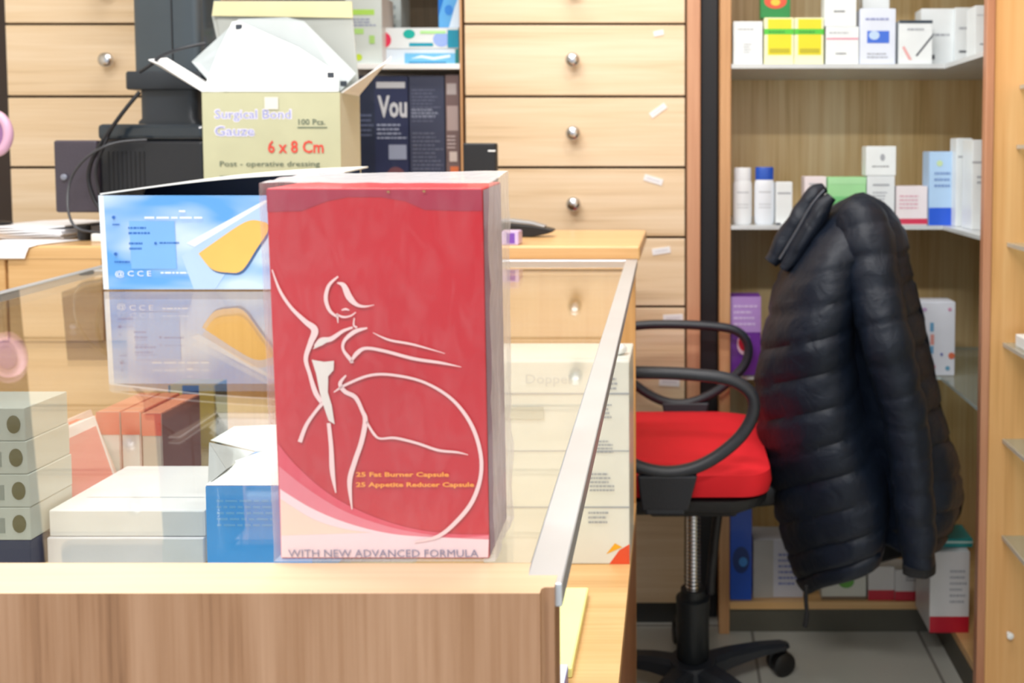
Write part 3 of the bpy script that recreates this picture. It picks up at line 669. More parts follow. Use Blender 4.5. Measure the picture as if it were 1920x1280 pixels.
cable('cable', [(385, 82, 1.66), (345, 90, 1.64), (305, 104, 1.635), (282, 122, 1.635), (262, 135, 1.64)], .003, 'short black cable running behind the torn white flap', (40, 42, 48))

# ------------------------------------------------------------------ papers on the desk
def sheetstack(u0, u1, v0, v1, z, n, label, rot=0, D0=1.6, D1_=1.8):
    m = MB(); 
    for k in range(n):
        dx = random.uniform(-.004, .004); NN = 10; pr = []
        x0, x1 = X(u0, D0)+dx, X(u1, D0)+dx
        for i in range(NN+1):
            s = i/NN; wz = .0012*math.sin(s*7+k)+.003*max(0, s-.75)*4*(k == n-1)
            x = x0+(x1-x0)*s; zz = z+k*.004+wz+.0012
            pr.append([Vector((x, D0+.006*math.sin(s*3+k), zz)), Vector((x+.01, D1_, zz)), Vector((x+.01, D1_, zz+.0028)), Vector((x, D0+.006*math.sin(s*3+k), zz+.0028))])
        m.rings(pr, paint((244, 244, 248), .6))
    return tag(m.build('paper_stack', origin=((X(u0, D0)+X(u1, D0))/2, (D0+D1_)/2, z)), label, 'paper')
sheetstack(-60, 118, 0, 0, ZD, 6, 'upper pile of white papers on the desk at the left edge', D0=1.68, D1_=1.86)
# sheet hanging over the desk front
m = MB(); rs = []
path = [(1.67, ZD+.0010), (1.60, ZD+.0012), (1.573, ZD+.001), (1.5695, ZD-.003), (1.568, ZD-.012), (1.567, ZD-.022)]
xl, xr_ = X(-70, 1.57), X(62, 1.57)
for i, (y, z) in enumerate(path): rs.append([Vector((xl, y, z)), Vector((xr_+(.022 if i == 0 else .004*(3-i) if i < 3 else -.003*i), y, z)), Vector((xr_+(.022 if i == 0 else .004*(3-i) if i < 3 else -.003*i), y-.0008, z+.0008)), Vector((xl, y-.0008, z+.0008))])
m.rings(rs, paint((246, 246, 250), .6)); tag(m.build('paper_sheet', origin=(xr_, 1.6, ZD)), 'white sheet hanging over the desk front at the left edge', 'paper')

# round pink mirror at the left edge
c = at(-14, 250, 1.72); t_ = empty('table_mirror', (c.x, 1.72, ZD+.0255), 'round pink rimmed thing cut by the left edge above the papers', 'mirror')
m = MB(); R0 = .030
m.tube([c+Vector((R0*math.cos(a), 0, R0*1.25*math.sin(a))) for a in [2*math.pi*k/40 for k in range(40)]], .0085, paint((222, 176, 206), .35, coat=.4), n=12, closed=True); m.build('rim', t_, c, smooth=True)
m = MB(); m.lathe([(.001, -.002), (R0, -.002), (R0, .002), (.001, .002)], paint((150, 108, 160), .2), n=36, M=Matrix.Translation(c) @ Matrix.Scale(1.2, 4, (0, 0, 1)) @ Matrix.Rotation(math.pi/2, 4, 'X')); m.build('disc', t_, c, smooth=True)
m = MB(); m.cyl((c.x-.004, 1.72, ZD+.027), (c.x-.004, 1.72, c.z-.04), .004, .004, DARK, 12); m.lathe([(.03, .0), (.03, .004), (.005, .008)], DARK, c=(c.x-.004, 1.72, ZD+.026), n=24); m.build('foot', t_, (c.x, 1.72, ZD+.026), smooth=True)

# ------------------------------------------------------------------ small things on the desk
x0, x1 = X(869, 1.72), X(931, 1.72)
t_ = empty('desk_speaker', ((x0+x1)/2, 1.75, ZD), 'small black upright box behind the red carton, in front of the drawers', 'speaker')
m = MB(); m.rbox(x0, x1, 1.72, 1.742, ZD+.0003, Z(268, 1.72), DARK, .003); m.build('case', t_, (x0, 1.75, ZD))
c = at(921, 283, 1.719); m = MB(); m.rbox(c.x-.006, c.x+.008, 1.7185, 1.7195, c.z-.0012, c.z+.0016, WHITE, .0003); m.build('status_light', t_, c)
x0, x1 = X(880, 1.74), X(1038, 1.74); zs_ = ZD+.0004
t_ = empty('stapler', ((x0+x1)/2, 1.75, zs_), 'black wedge shaped stapler with a grey top on the desk beside the red carton', 'stapler')
m = MB(); prof = [(x0, zs_, zs_+.026), (x0+.08, zs_, zs_+.026), (x0+.12, zs_, zs_+.022), (x1-.012, zs_+.006, zs_+.017), (x1, zs_+.010, zs_+.014)]
m.rings([[Vector((x, 1.73, a)), Vector((x, 1.765, a)), Vector((x, 1.765, b)), Vector((x, 1.73, b))] for x, a, b in prof], DARK); m.build('body', t_, (x0, 1.75, zs_), bevel=.003)
m = MB(); prof = [(x0, .0265, .034), (x0+.08, .0265, .034), (x0+.12, .0225, .029), (x1-.016, .0175, .021)]
m.rings([[Vector((x, 1.731, zs_+a)), Vector((x, 1.764, zs_+a)), Vector((x, 1.764, zs_+b)), Vector((x, 1.731, zs_+b))] for x, a, b in prof], paint((150, 154, 160), .3, metal=.4)); m.build('top_plate', t_, (x0, 1.75, zs_), bevel=.002)
product('small_carton', 'small purple and white carton on the desk edge beside the red carton', 'box', 938, 972, 434, 462, 1.58, .04, (206, 180, 216), [('rect', .35, .12, .8, .88, paint((120, 70, 170), .4))], z0=ZD+.0003)

# ------------------------------------------------------------------ niche goods
N1 = ZN1+.0004; N2 = ZN2+.0004
def T(c): return paint(c, .4, coat=.2)
product('carton', 'white carton with lime green bands on the niche shelf', 'box', 648, 716, -8, 118, DD+.02, .09, (206, 216, 214),
        [('rect', .05, .72, .8, .80, T((176, 222, 96))), ('rect', .05, .44, .5, .52, T((176, 222, 130))), ('lines', .1, .55, .9, .68, 3, T((140, 150, 190))), ('disc', .35, .1, .1, .05, T((190, 214, 60))), ('rect', .65, .3, .8, .42, T((170, 214, 120)))], z0=N1, side=(200, 192, 186))
product('carton', 'grey and white carton behind the toothpaste cartons in the niche', 'box', 720, 752, -10, 118, DD+.16, .08, (190, 200, 200), [('lines', .1, .4, .9, .9, 4, T((140, 150, 156)))], z0=N1)
tz = Z(92, DD+.05)
product('toothpaste_carton', 'lower white and pale blue toothpaste carton lying on the niche shelf', 'box', 704, 860, 92, 118, DD+.05, .045, (214, 226, 238),
        [('rect', .35, .1, .96, .75, T((110, 186, 228))), ('rect', .4, .05, .85, .22, T((30, 130, 180))), ('rect', .96, 0, 1, 1, T((0, 120, 116))), ('poly', [(.42, .4), (.55, .62), (.7, .5), (.9, .66), (.9, .5), (.7, .34), (.55, .46)], T((225, 240, 250)))], z0=N1, top=(232, 240, 246), group='toothpaste cartons in the niche')
product('toothpaste_carton', 'upper teal and white toothpaste carton with a red end, lying on the lower one', 'box', 700, 860, 52, 90, DD+.05, .045, (222, 228, 230),
        [('disc', .12, .42, .09, .38, T((220, 44, 84))), ('disc', .42, .7, .07, .22, T((0, 172, 160))), ('rect', .42, .12, .7, .28, T((0, 150, 176))), ('disc', .8, .45, .1, .35, T((150, 176, 240))), ('rect', .87, .05, 1, .9, T((0, 140, 170))), ('rect', .55, .72, .85, .85, T((176, 232, 150)))], z0=tz+.0006, side=(0, 120, 116), group='toothpaste cartons in the niche')
tz2 = Z(52, DD+.05)
product('carton', 'tall blue and white carton standing on the toothpaste cartons', 'box', 822, 861, -14, 52, DD+.055, .035, (90, 170, 232),
        [('poly', [(0, .3), (.35, 1), (.0, 1)], T((0, 110, 200))), ('poly', [(.5, 0), (1, 0), (1, .9), (.8, .6)], T((214, 232, 250))), ('disc', .5, .5, .2, .15, T((40, 130, 220)))], z0=tz2+.001)
NB = (40, 48, 82); TXT = T((150, 160, 186)); TXW = T((196, 200, 208))
product('coffee_carton', 'dark navy carton with tall white letters, leftmost in the niche', 'box', 668, 766, 142, 372, DD+.02, .10, NB,
        [('rect', 0, 0, .36, 1, T((34, 42, 66))), ('text', .42, .66, .98, .84, 'Vou', TXW, .03), ('rect', .40, .90, .95, .95, TXW), ('lines', .4, .48, .98, .62, 4, TXT), ('lines', .04, .5, .34, .7, 5, T((90, 100, 130))), ('rect', .62, .32, .96, .44, TXT), ('disc', .75, .16, .2, .1, T((110, 70, 80)))], z0=N2, group=None)
product('coffee_carton', 'dark slate carton covered in small print, second in the niche', 'box', 768, 834, 142, 372, DD+.02, .10, (58, 64, 88),
        [('lines', .08, .62, .9, .9, 10, T((92, 98, 122))), ('lines', .06, .66, .9, .74, 3, T((140, 148, 170))), ('lines', .08, .1, .95, .55, 14, T((96, 102, 124)))], z0=N2)
product('coffee_carton', 'brown and grey carton with an orange corner, beside the drawers', 'box', 836, 862, 140, 372, DD+.02, .10, (112, 92, 92),
        [('rect', .1, .55, .9, .75, T((168, 150, 148))), ('rect', .1, .84, .8, .93, T((170, 160, 160))), ('lines', .1, .4, .9, .52, 4, T((190, 176, 176))), ('rect', .25, .3, .8, .38, T((200, 186, 180))), ('rect', .3, 0, .9, .26, T((206, 110, 66)))], z0=N2)

# ------------------------------------------------------------------ corner shelf goods
WB = (232, 238, 240); Zt, Zm, Zl, Zb = [z+.0004 for z in ZS]
def med(label, u0, u1, v0, D, art=(), base=WB, z0=Zt, depth=.06, name='medicine_carton', **k):
    return product(name, label, 'box', u0, u1, v0, 0, D, depth, base, art, z0=z0, **k)
med('plain white carton, leftmost on the top corner shelf', 1375, 1430, 40, DC+.012, [('lines', .15, .78, .85, .86, 1, LINK), ('lines', .35, .25, .65, .5, 4, LINK)])
ya = [('rect', .12, .2, .92, .97, T((228, 216, 28))), ('rect', 0, .64, 1, .76, T((80, 196, 60))), ('lines', .15, .66, .9, .73, 1, T((40, 120, 40))), ('rect', .18, .24, .86, .34, T((186, 176, 30)))]
med('left one of two yellow cartons with a green band on the top corner shelf', 1433, 1489, 33, DC+.012, ya, (236, 238, 196), group='yellow cartons on the top corner shelf')
med('right one of two yellow cartons with a green band on the top corner shelf', 1490, 1545, 33, DC+.012, ya, (236, 238, 196), group='yellow cartons on the top corner shelf')
product('medicine_carton', 'green and red carton lying on the two yellow cartons', 'box', 1426, 1482, -14, 33, DC+.02, .035, (30, 130, 60), [('disc', .5, .66, .38, .3, T((220, 80, 50))), ('disc', .5, .62, .16, .14, T((240, 190, 60)))], z0=Z(33, DC+.012)+.0006)
med('white carton with a thin pink line, supporting another on the top corner shelf', 1549, 1611, 50, DC+.012, [('rect', .02, .66, .98, .70, T((222, 130, 160))), ('lines', .1, .8, .9, .88, 1, LINK), ('lines', .3, .25, .7, .33, 1, INK)])
product('medicine_carton', 'white carton stacked on the one with the pink line', 'box', 1546, 1606, -40, 50, DC+.014, .05, WB, [('lines', .3, .28, .7, .36, 1, INK)], z0=Z(50, DC+.012)+.0006)
med('white carton with a blue landscape picture on the top corner shelf', 1613, 1680, 16, DC+.010, [('rect', .2, .38, .82, .60, T((60, 110, 220))), ('disc', .4, .52, .15, .08, T((190, 215, 245))), ('lines', .15, .77, .9, .86, 1, T((140, 150, 200))), ('lines', .2, .1, .8, .22, 2, LINK)], (222, 230, 246))
med('tall white carton behind the one with the blue picture', 1618, 1668, -22, DC+.09, (), z0=Zt)
med('short white carton with a dark top and slanted stroke on the top corner shelf', 1686, 1749, 38, DC+.010, [('rect', 0, .93, 1, 1, T((50, 66, 80))), ('poly', [(.5, .2), (.55, .18), (1, .62), (1, .68)], INK), ('poly', [(.1, .38), (.3, .1), (.4, .1), (.16, .42)], T((230, 170, 170))), ('lines', .25, .75, .8, .85, 1, LINK)], top=(40, 56, 70))
med('wide white carton at the back, left of the corner on the top shelf', 1728, 1789, 16, DC+.06, [('lines', .2, .5, .9, .6, 1, LINK), ('rect', .3, .12, .42, .2, INK)])
med('wide white carton at the back, in the corner of the top shelf', 1791, 1832, 14, DC+.05, [('lines', .2, .6, .8, .7, 1, LINK), ('lines', .2, .2, .8, .3, 1, INK)])
med('white carton on the side arm of the top corner shelf beside the oak panel', 1829, 1862, 10, DC-.10, [('lines', .1, .8, .9, .84, 1, LINK), ('lines', .3, .25, .9, .32, 1, INK)])
# bottles
def bottle(label, u0, u1, v0, v1c, D, body, cap, z0, inset=.9):
    x0, x1 = X(u0, D), X(u1, D); cx = (x0+x1)/2; r = (x1-x0)/2; zt = Z(v0, D); zc = Z(v1c, D)
    t_ = empty('lotion_bottle', (cx, D, z0), label, 'bottle'); H = zc-z0
    m = MB(); m.rings([[Vector((cx+math.cos(a)*r*k, D+math.sin(a)*r*.62*k, z0+z)) for a in [2*math.pi*q/28 for q in range(28)]] for k, z in ((.85, 0), (.97, .004), (1, .02), (1, H*.8), (.98, H*.93), (.88, H))], paint(body, .35, coat=.3))
    for j, (zz, hh) in enumerate(((.72, .02), (.45, .012), (.38, .012))):
        a0, a1 = -math.pi*.7, -math.pi*.3; pr = [[Vector((cx+math.cos(a)*r*1.004, D+math.sin(a)*r*.626, z0+H*zz)), Vector((cx+math.cos(a)*r*1.004, D+math.sin(a)*r*.626, z0+H*(zz+hh)))] for a in [a0+(a1-a0)*q/8 for q in range(9)]]
        m.rings(pr, LINK, cap=False, closed=False)
    m.build('bottle_body', t_, (cx, D, z0), smooth=True)
    m = MB(); m.rings([[Vector((cx+math.cos(a)*r*k*inset, D+math.sin(a)*r*.6*k*inset, z)) for a in [2*math.pi*q/28 for q in range(28)]] for k, z in ((1, zc+.0003), (1, zt-.003), (.93, zt))], paint(cap, .3, coat=.3)); m.build('cap', t_, (cx, D, zc), smooth=True)
bottle('plain white lotion bottle, leftmost on the middle corner shelf', 1374, 1410, 314, 338, DC+.04, (232, 236, 240), (228, 232, 236), Zm)
bottle('white bottle with a bright blue cap on the middle corner shelf', 1414, 1452, 313, 337, DC+.04, (228, 234, 242), (20, 76, 180), Zm)
med('small white carton right of the blue capped bottle', 1456, 1487, 341, DC+.02, [('rect', .1, .72, .9, .76, LINK), ('rect', .0, 0, .3, .05, INK)], z0=Zm, depth=.04)
med('pinkish white carton behind the left shoulder of the jacket', 1510, 1551, 331, DC+.02, [('lines', .2, .8, .8, .9, 1, LINK)], (236, 226, 230), z0=Zm)
med('pale green carton peeping over the jacket', 1554, 1626, 332, DC+.01, [('rect', 0, .86, 1, .99, T((170, 226, 170))), ('rect', .1, .2, .9, .6, T((120, 200, 130)))], (158, 220, 158), z0=Zm)
med('lower white carton behind the right shoulder of the jacket', 1628, 1680, 330, DC+.008, [('rect', .2, .8, .8, .84, LINK), ('lines', .2, .3, .8, .7, 6, LINK)], (226, 232, 236), z0=Zm, depth=.045)
product('medicine_carton', 'white carton with a small grey emblem stacked above the jacket shoulder', 'box', 1624, 1680, 274, 330, DC+.008, .05, WB, [('lines', .2, .28, .85, .36, 1, INK), ('disc', .55, .62, .08, .12, LINK)], z0=Z(330, DC+.008)+.0006)
med('low white carton with a crimson bottom band on the middle corner shelf', 1683, 1742, 349, DC+.008, [('rect', 0, .03, 1, .17, T((204, 50, 84))), ('lines', .1, .4, .9, .8, 4, T((220, 170, 186)))], (236, 228, 232), z0=Zm)
med('pale blue carton with a deep blue base on the middle corner shelf', 1745, 1793, 284, DC+.004, [('rect', 0, 0, 1, .24, T((30, 88, 210))), ('lines', .2, .5, .9, .75, 3, T((120, 150, 200))), ('disc', .4, .84, .12, .04, T((196, 220, 170)))], (176, 208, 240), z0=Zm)
med('tall white carton right of the pale blue one', 1796, 1826, 259, DC-.03, [('rect', .1, .78, .95, .8, LINK)], z0=Zm, depth=.05)
med('tall white carton on the side arm of the middle corner shelf beside the oak panel', 1826, 1856, 262, DC-.12, [('rect', 0, .74, 1, .76, LINK), ('lines', .3, .5, .8, .62, 2, LINK)], (236, 242, 244), z0=Zm, depth=.07)
med('purple carton with a red disc on the glass corner shelf', 1371, 1428, 556, DC+.01, [('rect', 0, .55, 1, 1, T((176, 140, 206))), ('disc', .45, .4, .24, .14, T((232, 200, 220))), ('disc', .45, .42, .19, .11, T((208, 30, 60))), ('lines', .1, .62, .9, .92, 4, T((206, 184, 226)))], (108, 50, 150), z0=Zl)
med('white carton with small coloured dots on the glass corner shelf right of the jacket', 1706, 1796, 566, DC+.01, [('rect', .47, .3, .55, .40, T((110, 170, 210))), ('rect', .47, .60, .55, .72, T((110, 170, 210))), ('rect', .48, .42, .56, .56, T((230, 160, 150))), ('disc', .93, .27, .07, .045, T((226, 120, 84))), ('disc', .85, .1, .05, .03, T((110, 170, 200))), ('disc', .55, .12, .05, .03, T((220, 150, 170))), ('disc', .88, .9, .04, .025, T((220, 160, 190))), ('disc', .35, .9, .05, .025, T((200, 170, 210))), ('disc', .72, .29, .03, .02, T((110, 120, 190)))], (232, 236, 246), z0=Zl)
med('tall bright blue carton, leftmost on the bottom corner shelf', 1362+9, 1412, 945, DC+.008, [('disc', .5, .42, .4, .14, T((10, 50, 120))), ('disc', .6, .4, .2, .05, T((60, 140, 220)))], (22, 84, 200), z0=Zb)
med('greyish white carton with blue print on the bottom corner shelf', 1415, 1510, 1012, DC+.02, [('lines', .5, .2, .95, .8, 6, T((120, 130, 190))), ('rect', 0, 0, .4, 1, T((178, 176, 172)))], (200, 202, 214), z0=Zb, depth=.08)
med('white carton with a green leaf mark under the jacket hem', 1545, 1630, 1062, DC+.01, [('disc', .55, .55, .18, .2, T((90, 160, 60))), ('rect', 0, 0, 1, .1, T((120, 100, 80)))], (206, 208, 200), z0=Zb)
RS = [('rect', 0, 0, 1, .3, T((196, 22, 52))), ('lines', .4, .62, .9, .8, 2, INK)]
med('white carton with a crimson base below the jacket cuff, left one', 1634, 1684, 1062, DC+.008, RS[:1], (214, 212, 212), z0=Zb, group='crimson based cartons on the bottom shelf')
med('white carton with a crimson base below the jacket cuff, right one', 1685, 1736, 1068, DC+.006, RS, (214, 212, 212), z0=Zb, group='crimson based cartons on the bottom shelf')
med('large white carton with a crimson base on the side arm of the bottom shelf', 1752, 1827, 1034, DC-.14, [('rect', 0, 0, 1, .2, T((190, 16, 46))), ('lines', .5, .35, .95, .8, 6, LINK)], (216, 218, 220), z0=Zb, depth=.12)
product('medicine_carton', 'flat teal carton lying on the large crimson based carton', 'box', 1758, 1824, 1010, 1034, DC-.12, .08, (40, 150, 150), [('rect', 0, .5, 1, .75, T((190, 220, 214)))], z0=Z(1034, DC-.14)+.0006)

# ------------------------------------------------------------------ goods inside the display case
CD = 1.30; cz0 = ZL+.0004
product('storage_carton', 'large white carton with a flame red corner inside the case, beside the side glass', 'box', 905, 1180, 678, 1075, CD+.012, .13, (226, 228, 222),
        [('poly', [(.86, 0), (1, 0), (1, .1), (.93, .07)], T((226, 80, 46))), ('poly', [(.84, .05), (.95, .085), (.9, .105)], T((240, 176, 40))), ('rect', 0, .28, 1, .287, LINK), ('rect', 0, .84, 1, .848, LINK), ('rect', 0, .56, 1, .565, LINK),
         ('lines', .78, .86, .95, .93, 3, LINK), ('lines', .76, .72, .9, .80, 4, LINK), ('lines', .75, .55, .9, .62, 4, LINK), ('lines', .73, .36, .9, .46, 5, LINK), ('lines', .72, .2, .86, .27, 3, LINK), ('text', .3, .88, .6, .94, 'Doppel', T((200, 204, 206))), ('rect', .05, .72, .42, .78, T((198, 200, 190)))], z0=cz0)
tp = Z(678, CD+.012); c = at(1160, 680, CD+.06)
m = MB(); m.bm((lambda b: (bmesh.ops.create_icosphere(b, subdivisions=3, radius=.012), [setattr(v, 'co', Vector((v.co.x*1.0*(1+.3*noise.noise(v.co*200)), v.co.y*1.0, v.co.z*.7*(1+.4*noise.noise(v.co*260))))) for v in b.verts], b)[-1])(bmesh.new()), WHITE)
for i, p in enumerate(m.v): m.v[i] = p+Vector((c.x, c.y, tp+.0085))
tag(m.build('crumpled_tissue', origin=(c.x, c.y, tp), smooth=True), 'crumpled white tissue on top of the large white carton', 'tissue')
# yellow pad lying on the lower shelf
zy = ZL+.0004; ya_, yb_ = 1.02, 1.215
m = MB(); m.rbox(X(1102, yb_)-.09, X(1100, yb_), ya_, yb_, zy, zy+.012, T((240, 246, 168)), .0015); m.box(X(1102, yb_)-.088, X(1100, yb_)-.002, ya_+.002, yb_-.002, zy+.0121, zy+.0126, T((246, 250, 176)))
tag(m.build('note_pad', origin=(X(1080, yb_), 1.25, zy)), 'pale yellow pad lying on the lower oak shelf beside the end panel', 'pad')
m = MB(); m.rbox(X(1102, yb_)-.10, X(1095, yb_), .97, 1.015, zy, zy+.02, T((226, 230, 240)), .0015); m.box(X(1102, yb_)-.10, X(1095, yb_)+.0003, .9695, 1.01, zy+.001, zy+.019, T((70, 90, 190)))
tag(m.build('flat_carton', origin=(X(1080, yb_), 0.99, zy)), 'flat white and blue carton in front of the yellow pad on the lower shelf', 'box')
# two flat white cartons, stacked
zi = ZI+.0004
DW = 1.0; zwt = Z(957, DW); hw = (zwt-zi)/2
for k in range(2):
    x0, x1 = X(66, DW), X(366, DW); m = MB(); dx = .002*k
    m.rbox(x0+dx, x1+dx*.5, DW+dx, DW+.148, zi+k*(hw+.0002), zi+(k+1)*hw-.0004, paint((226, 226, 232) if k == 0 else (232, 234, 236), .4, coat=.3), .0015)
    m.box(x0+.02, x1-.02, DW+.04, DW+.0408, zi+(k+1)*hw-.0002, zi+(k+1)*hw-.00005, LINK) if k == 1 else None
    m.box(x0+.13, x1-.001, DW+dx-.0004, DW+dx, zi+k*hw+.001, zi+(k+1)*hw-.002, paint((214, 220, 226), .4))
    tag(m.build('white_carton', origin=((x0+x1)/2, DW+.07, zi+k*hw)), ['lower', 'upper'][k]+' flat white carton of the stack inside the case, seen through the glass', 'box', 'flat white cartons in the case')
# blue carton with open white flaps
DBL = .93; ux0, ux1 = X(372, DBL), X(572, DBL); uz1 = Z(912, DBL); 
t_ = empty('open_carton', ((ux0+ux1)/2, DBL+.06, zi), 'bright blue carton with open white flaps inside the case, left of the red box', 'box')
BLU = paint((64, 164, 252), .35, coat=.3); m = MB(); th = .001
for bx in ((ux0, ux1, DBL, DBL+th), (ux0, ux1, DBL+.11, DBL+.111), (ux0, ux0+th, DBL+th, DBL+.11), (ux1-th, ux1, DBL+th, DBL+.11)): m.box(bx[0], bx[1], bx[2], bx[3], zi, uz1, BLU)
m.box(ux0+th, ux1-th, DBL+th, DBL+.11, zi, zi+th, WHITE); 
face_art(m, lambda s, t, h: Vector((ux0+s*(ux1-ux0), DBL-h, zi+t*(uz1-zi))), [('lines', .1, .62, .7, .9, 5, T((100, 176, 244))), ('lines', .1, .08, .8, .26, 4, T((100, 176, 244)))])
m.build('carton', t_, (ux0, DBL, zi))
sheet([(ux0, DBL+.001, uz1+.0005), (ux1, DBL+.001, uz1+.0005), A(575, 840, DBL+.075), A(520, 838, DBL+.075), A(430, 868, DBL+.06)], .0008, WHITE, 'front_flap', t_)
sheet([(ux0+.0005, DBL+.004, uz1+.0005), (ux0+.0005, DBL+.107, uz1+.0005), A(392, 830, DBL+.10), A(424, 880, DBL+.03)], .0008, paint((176, 178, 178), .5), 'side_flap', t_)
sheet([(ux0, DBL+.112, uz1+.0005), (ux1, DBL+.112, uz1+.0005), A(560, 795, DBL+.15), A(440, 800, DBL+.15), A(395, 826, DBL+.13)], .0008, paint((226, 230, 228), .5), 'back_flap', t_)
# row of red and white packs
for k, (u0, u1, v0, dep) in enumerate(((116, 178, 806, .09), (182, 226, 772, .10), (229, 264, 772, .10), (267, 304, 775, .10))):
    D_ = 1.215
    product('medicine_pack', ['short white and red pack, leftmost of the upright row in the case', 'orange-red topped pack, second in the upright row in the case', 'orange-red topped pack, third in the upright row in the case', 'brown-edged red pack, rightmost of the upright row in the case'][k], 'box',
            u0, u1, v0, 900, D_, dep, (232, 232, 228) if k < 3 else (206, 196, 184), [('rect', 0, .72, 1, 1, T((232, 104, 84)))] if k else [('lines', .2, .3, .8, .6, 3, LINK)], z0=zi,
            side=(224, 92, 76) if k < 3 else (120, 70, 84), top=(240, 150, 120), group='upright packs in the case', sideart=[('rect', .05, .55, .95, .95, T((216, 60, 50)))] if k < 3 else [])
# leaning packs
for k, (uc, vb, ang, wth, hh, col, c2, D_, lab) in enumerate(((116, 962, -.30, .020, .125, (238, 228, 230), (226, 130, 130), 1.06, 'white and pink pack leaning left inside the case'),
        (160, 962, -.36, .012, .12, (236, 206, 196), (228, 110, 84), 1.155, 'orange edged pack leaning behind the white and pink one'),
        (52, 1010, -.03, .016, .115, (226, 86, 66), (206, 60, 48), 1.08, 'red-orange pack standing beside the dark carton pile'))):
    bx = X(uc, D_)
    M = Matrix.Translation((bx, D_, zi+abs(math.sin(ang))*wth*.5+.0003)) @ Matrix.Rotation(ang, 4, 'Y'); m = MB()
    dp = .09 if k != 1 else .055; m.rbox(-wth/2, wth/2, 0, dp, 0, hh, T(col), .0008, M=M)
    m.box(-wth*.35, wth*.35, -.0005, 0, hh*.1, hh*.35, T(c2), M); m.box(wth/2, wth/2+.0004, .005, dp-.005, hh*.3, hh*.9, T(c2), M)
    tag(m.build('medicine_pack', origin=(bx, D_, zi)), lab, 'box')
# pile at the far left
z = zi; hs = [.036, .037, .037, .037, .037]
for k in range(5):
    D_ = .98; h = hs[k]; x1 = X(34+[0, 2, 3, 0, -2][k], D_); x0 = x1-.11; m = MB()
    m.rbox(x0, x1, D_, D_+.07, z, z+h-.0004, T((44, 52, 84) if k == 0 else (196, 200, 192)), .001)
    if k:
        m.lathe([(.001, 0), (.0075, 0), (.0075, .0004), (.001, .0005)], T((110, 104, 70)), n=18, M=Matrix.Translation((x1-.012, D_-.0001, z+h*.5)) @ Matrix.Rotation(math.pi/2, 4, 'X') @ Matrix.Scale(1.35, 4, (0, 1, 0)))
        m.box(x0+.01, x1-.028, D_-.0004, D_, z+.008, z+h-.012, T((150, 156, 148)))
    tag(m.build('stacked_carton', origin=((x0+x1)/2, D_+.03, z)), ['navy carton at the foot of the pile at the left edge of the case', 'greenish grey carton in the left pile, just above the navy one', 'greenish grey carton, middle of the left pile in the case', 'greenish grey carton, second from top of the left pile', 'greenish grey carton topping the left pile in the case'][k], 'box', 'pile of cartons at the left of the case' if k else None)
    z += h
product('tall_carton', 'navy carton with gold side panels standing at the back of the case', 'box', 318, 404, 722, 870, 1.40, .04, (196, 168, 84), [('rect', .3, 0, .66, 1, T((22, 44, 110))), ('rect', 0, 0, .04, 1, T((90, 90, 70))), ('lines', .35, .7, .6, .76, 1, T((200, 200, 210)))], z0=zi, side=(80, 84, 60))

# ------------------------------------------------------------------ swivel chair
CX, CY = .033, 1.87
ch = empty('office_chair', (CX, CY, 0), 'black swivel chair with a red seat and looped armrests, behind the counter', 'chair')
PLA = paint((38, 42, 50), .42, bump=.25, bscale=400); REDF = paint((226, 20, 36), .75, bump=.5, bscale=900)
def rrect(cx, cy, hx, hy, r, z, n=8, bulge=0):
    pts = []
    for (sx, sy, a0) in ((1, 1, 0), (-1, 1, 90), (-1, -1, 180), (1, -1, 270)):
        for k in range(n+1):
            a = math.radians(a0+90*k/n); pts.append(Vector((cx+sx*(hx-r)+r*math.cos(a), cy+sy*(hy-r)+r*math.sin(a), z)))
    return pts
sx_, sy_ = -.045, 1.865
m = MB(); m.rings([rrect(sx_, sy_, .205, .185, .07, .502), rrect(sx_, sy_, .222, .203, .055, .510), rrect(sx_, sy_, .226, .207, .055, .530), rrect(sx_, sy_, .223, .204, .055, .551), rrect(sx_, sy_, .205, .186, .075, .560), rrect(sx_, sy_, .16, .14, .06, .566), rrect(sx_, sy_, .08, .07, .03, .568)], REDF)
m.build('seat', ch, (sx_, sy_, .53), smooth=True)
m = MB(); m.rings([rrect(sx_, sy_, .12, .11, .05, .455), rrect(sx_, sy_, .19, .17, .06, .463), rrect(sx_, sy_, .218, .200, .075, .482), rrect(sx_, sy_, .222, .203, .078, .5015)], paint((24, 25, 29), .5)); m.build('seat_shell', ch, (sx_, sy_, .48), smooth=True)
m = MB(); m.rbox(CX-.09, CX+.09, CY-.06, CY+.06, .41, .4545, DARK, .008); m.build('tilt_mechanism', ch, (CX, CY, .43))
m = MB()
z = .22; pr = []
while z < .409: pr += [(.0145, z), (.0160, z+.004)]; z += .008
m.lathe(pr+[(.0145, .4095)], CHROME, c=(CX, CY, 0), n=24); m.build('gas_lift', ch, (CX, CY, .3), smooth=False)
m = MB(); m.lathe([(.030, .085), (.0345, .09), (.034, .17), (.036, .21), (.036, .216), (.026, .2195), (.026, .235), (.016, .2495), (.016, .25)][:7], paint((26, 30, 34), .45), c=(CX, CY, 0), n=28); m.build('column_sleeve', ch, (CX, CY, .1), smooth=True)
m = MB(); m.tube(curve([(CX+.055, CY+.0, .409), (CX+.048, CY, .36), (CX+.038, CY, .26), (CX+.036, CY, .225)], 5), .010, DARK, n=10); m.build('lift_lever', ch, (CX, CY, .4), smooth=True)
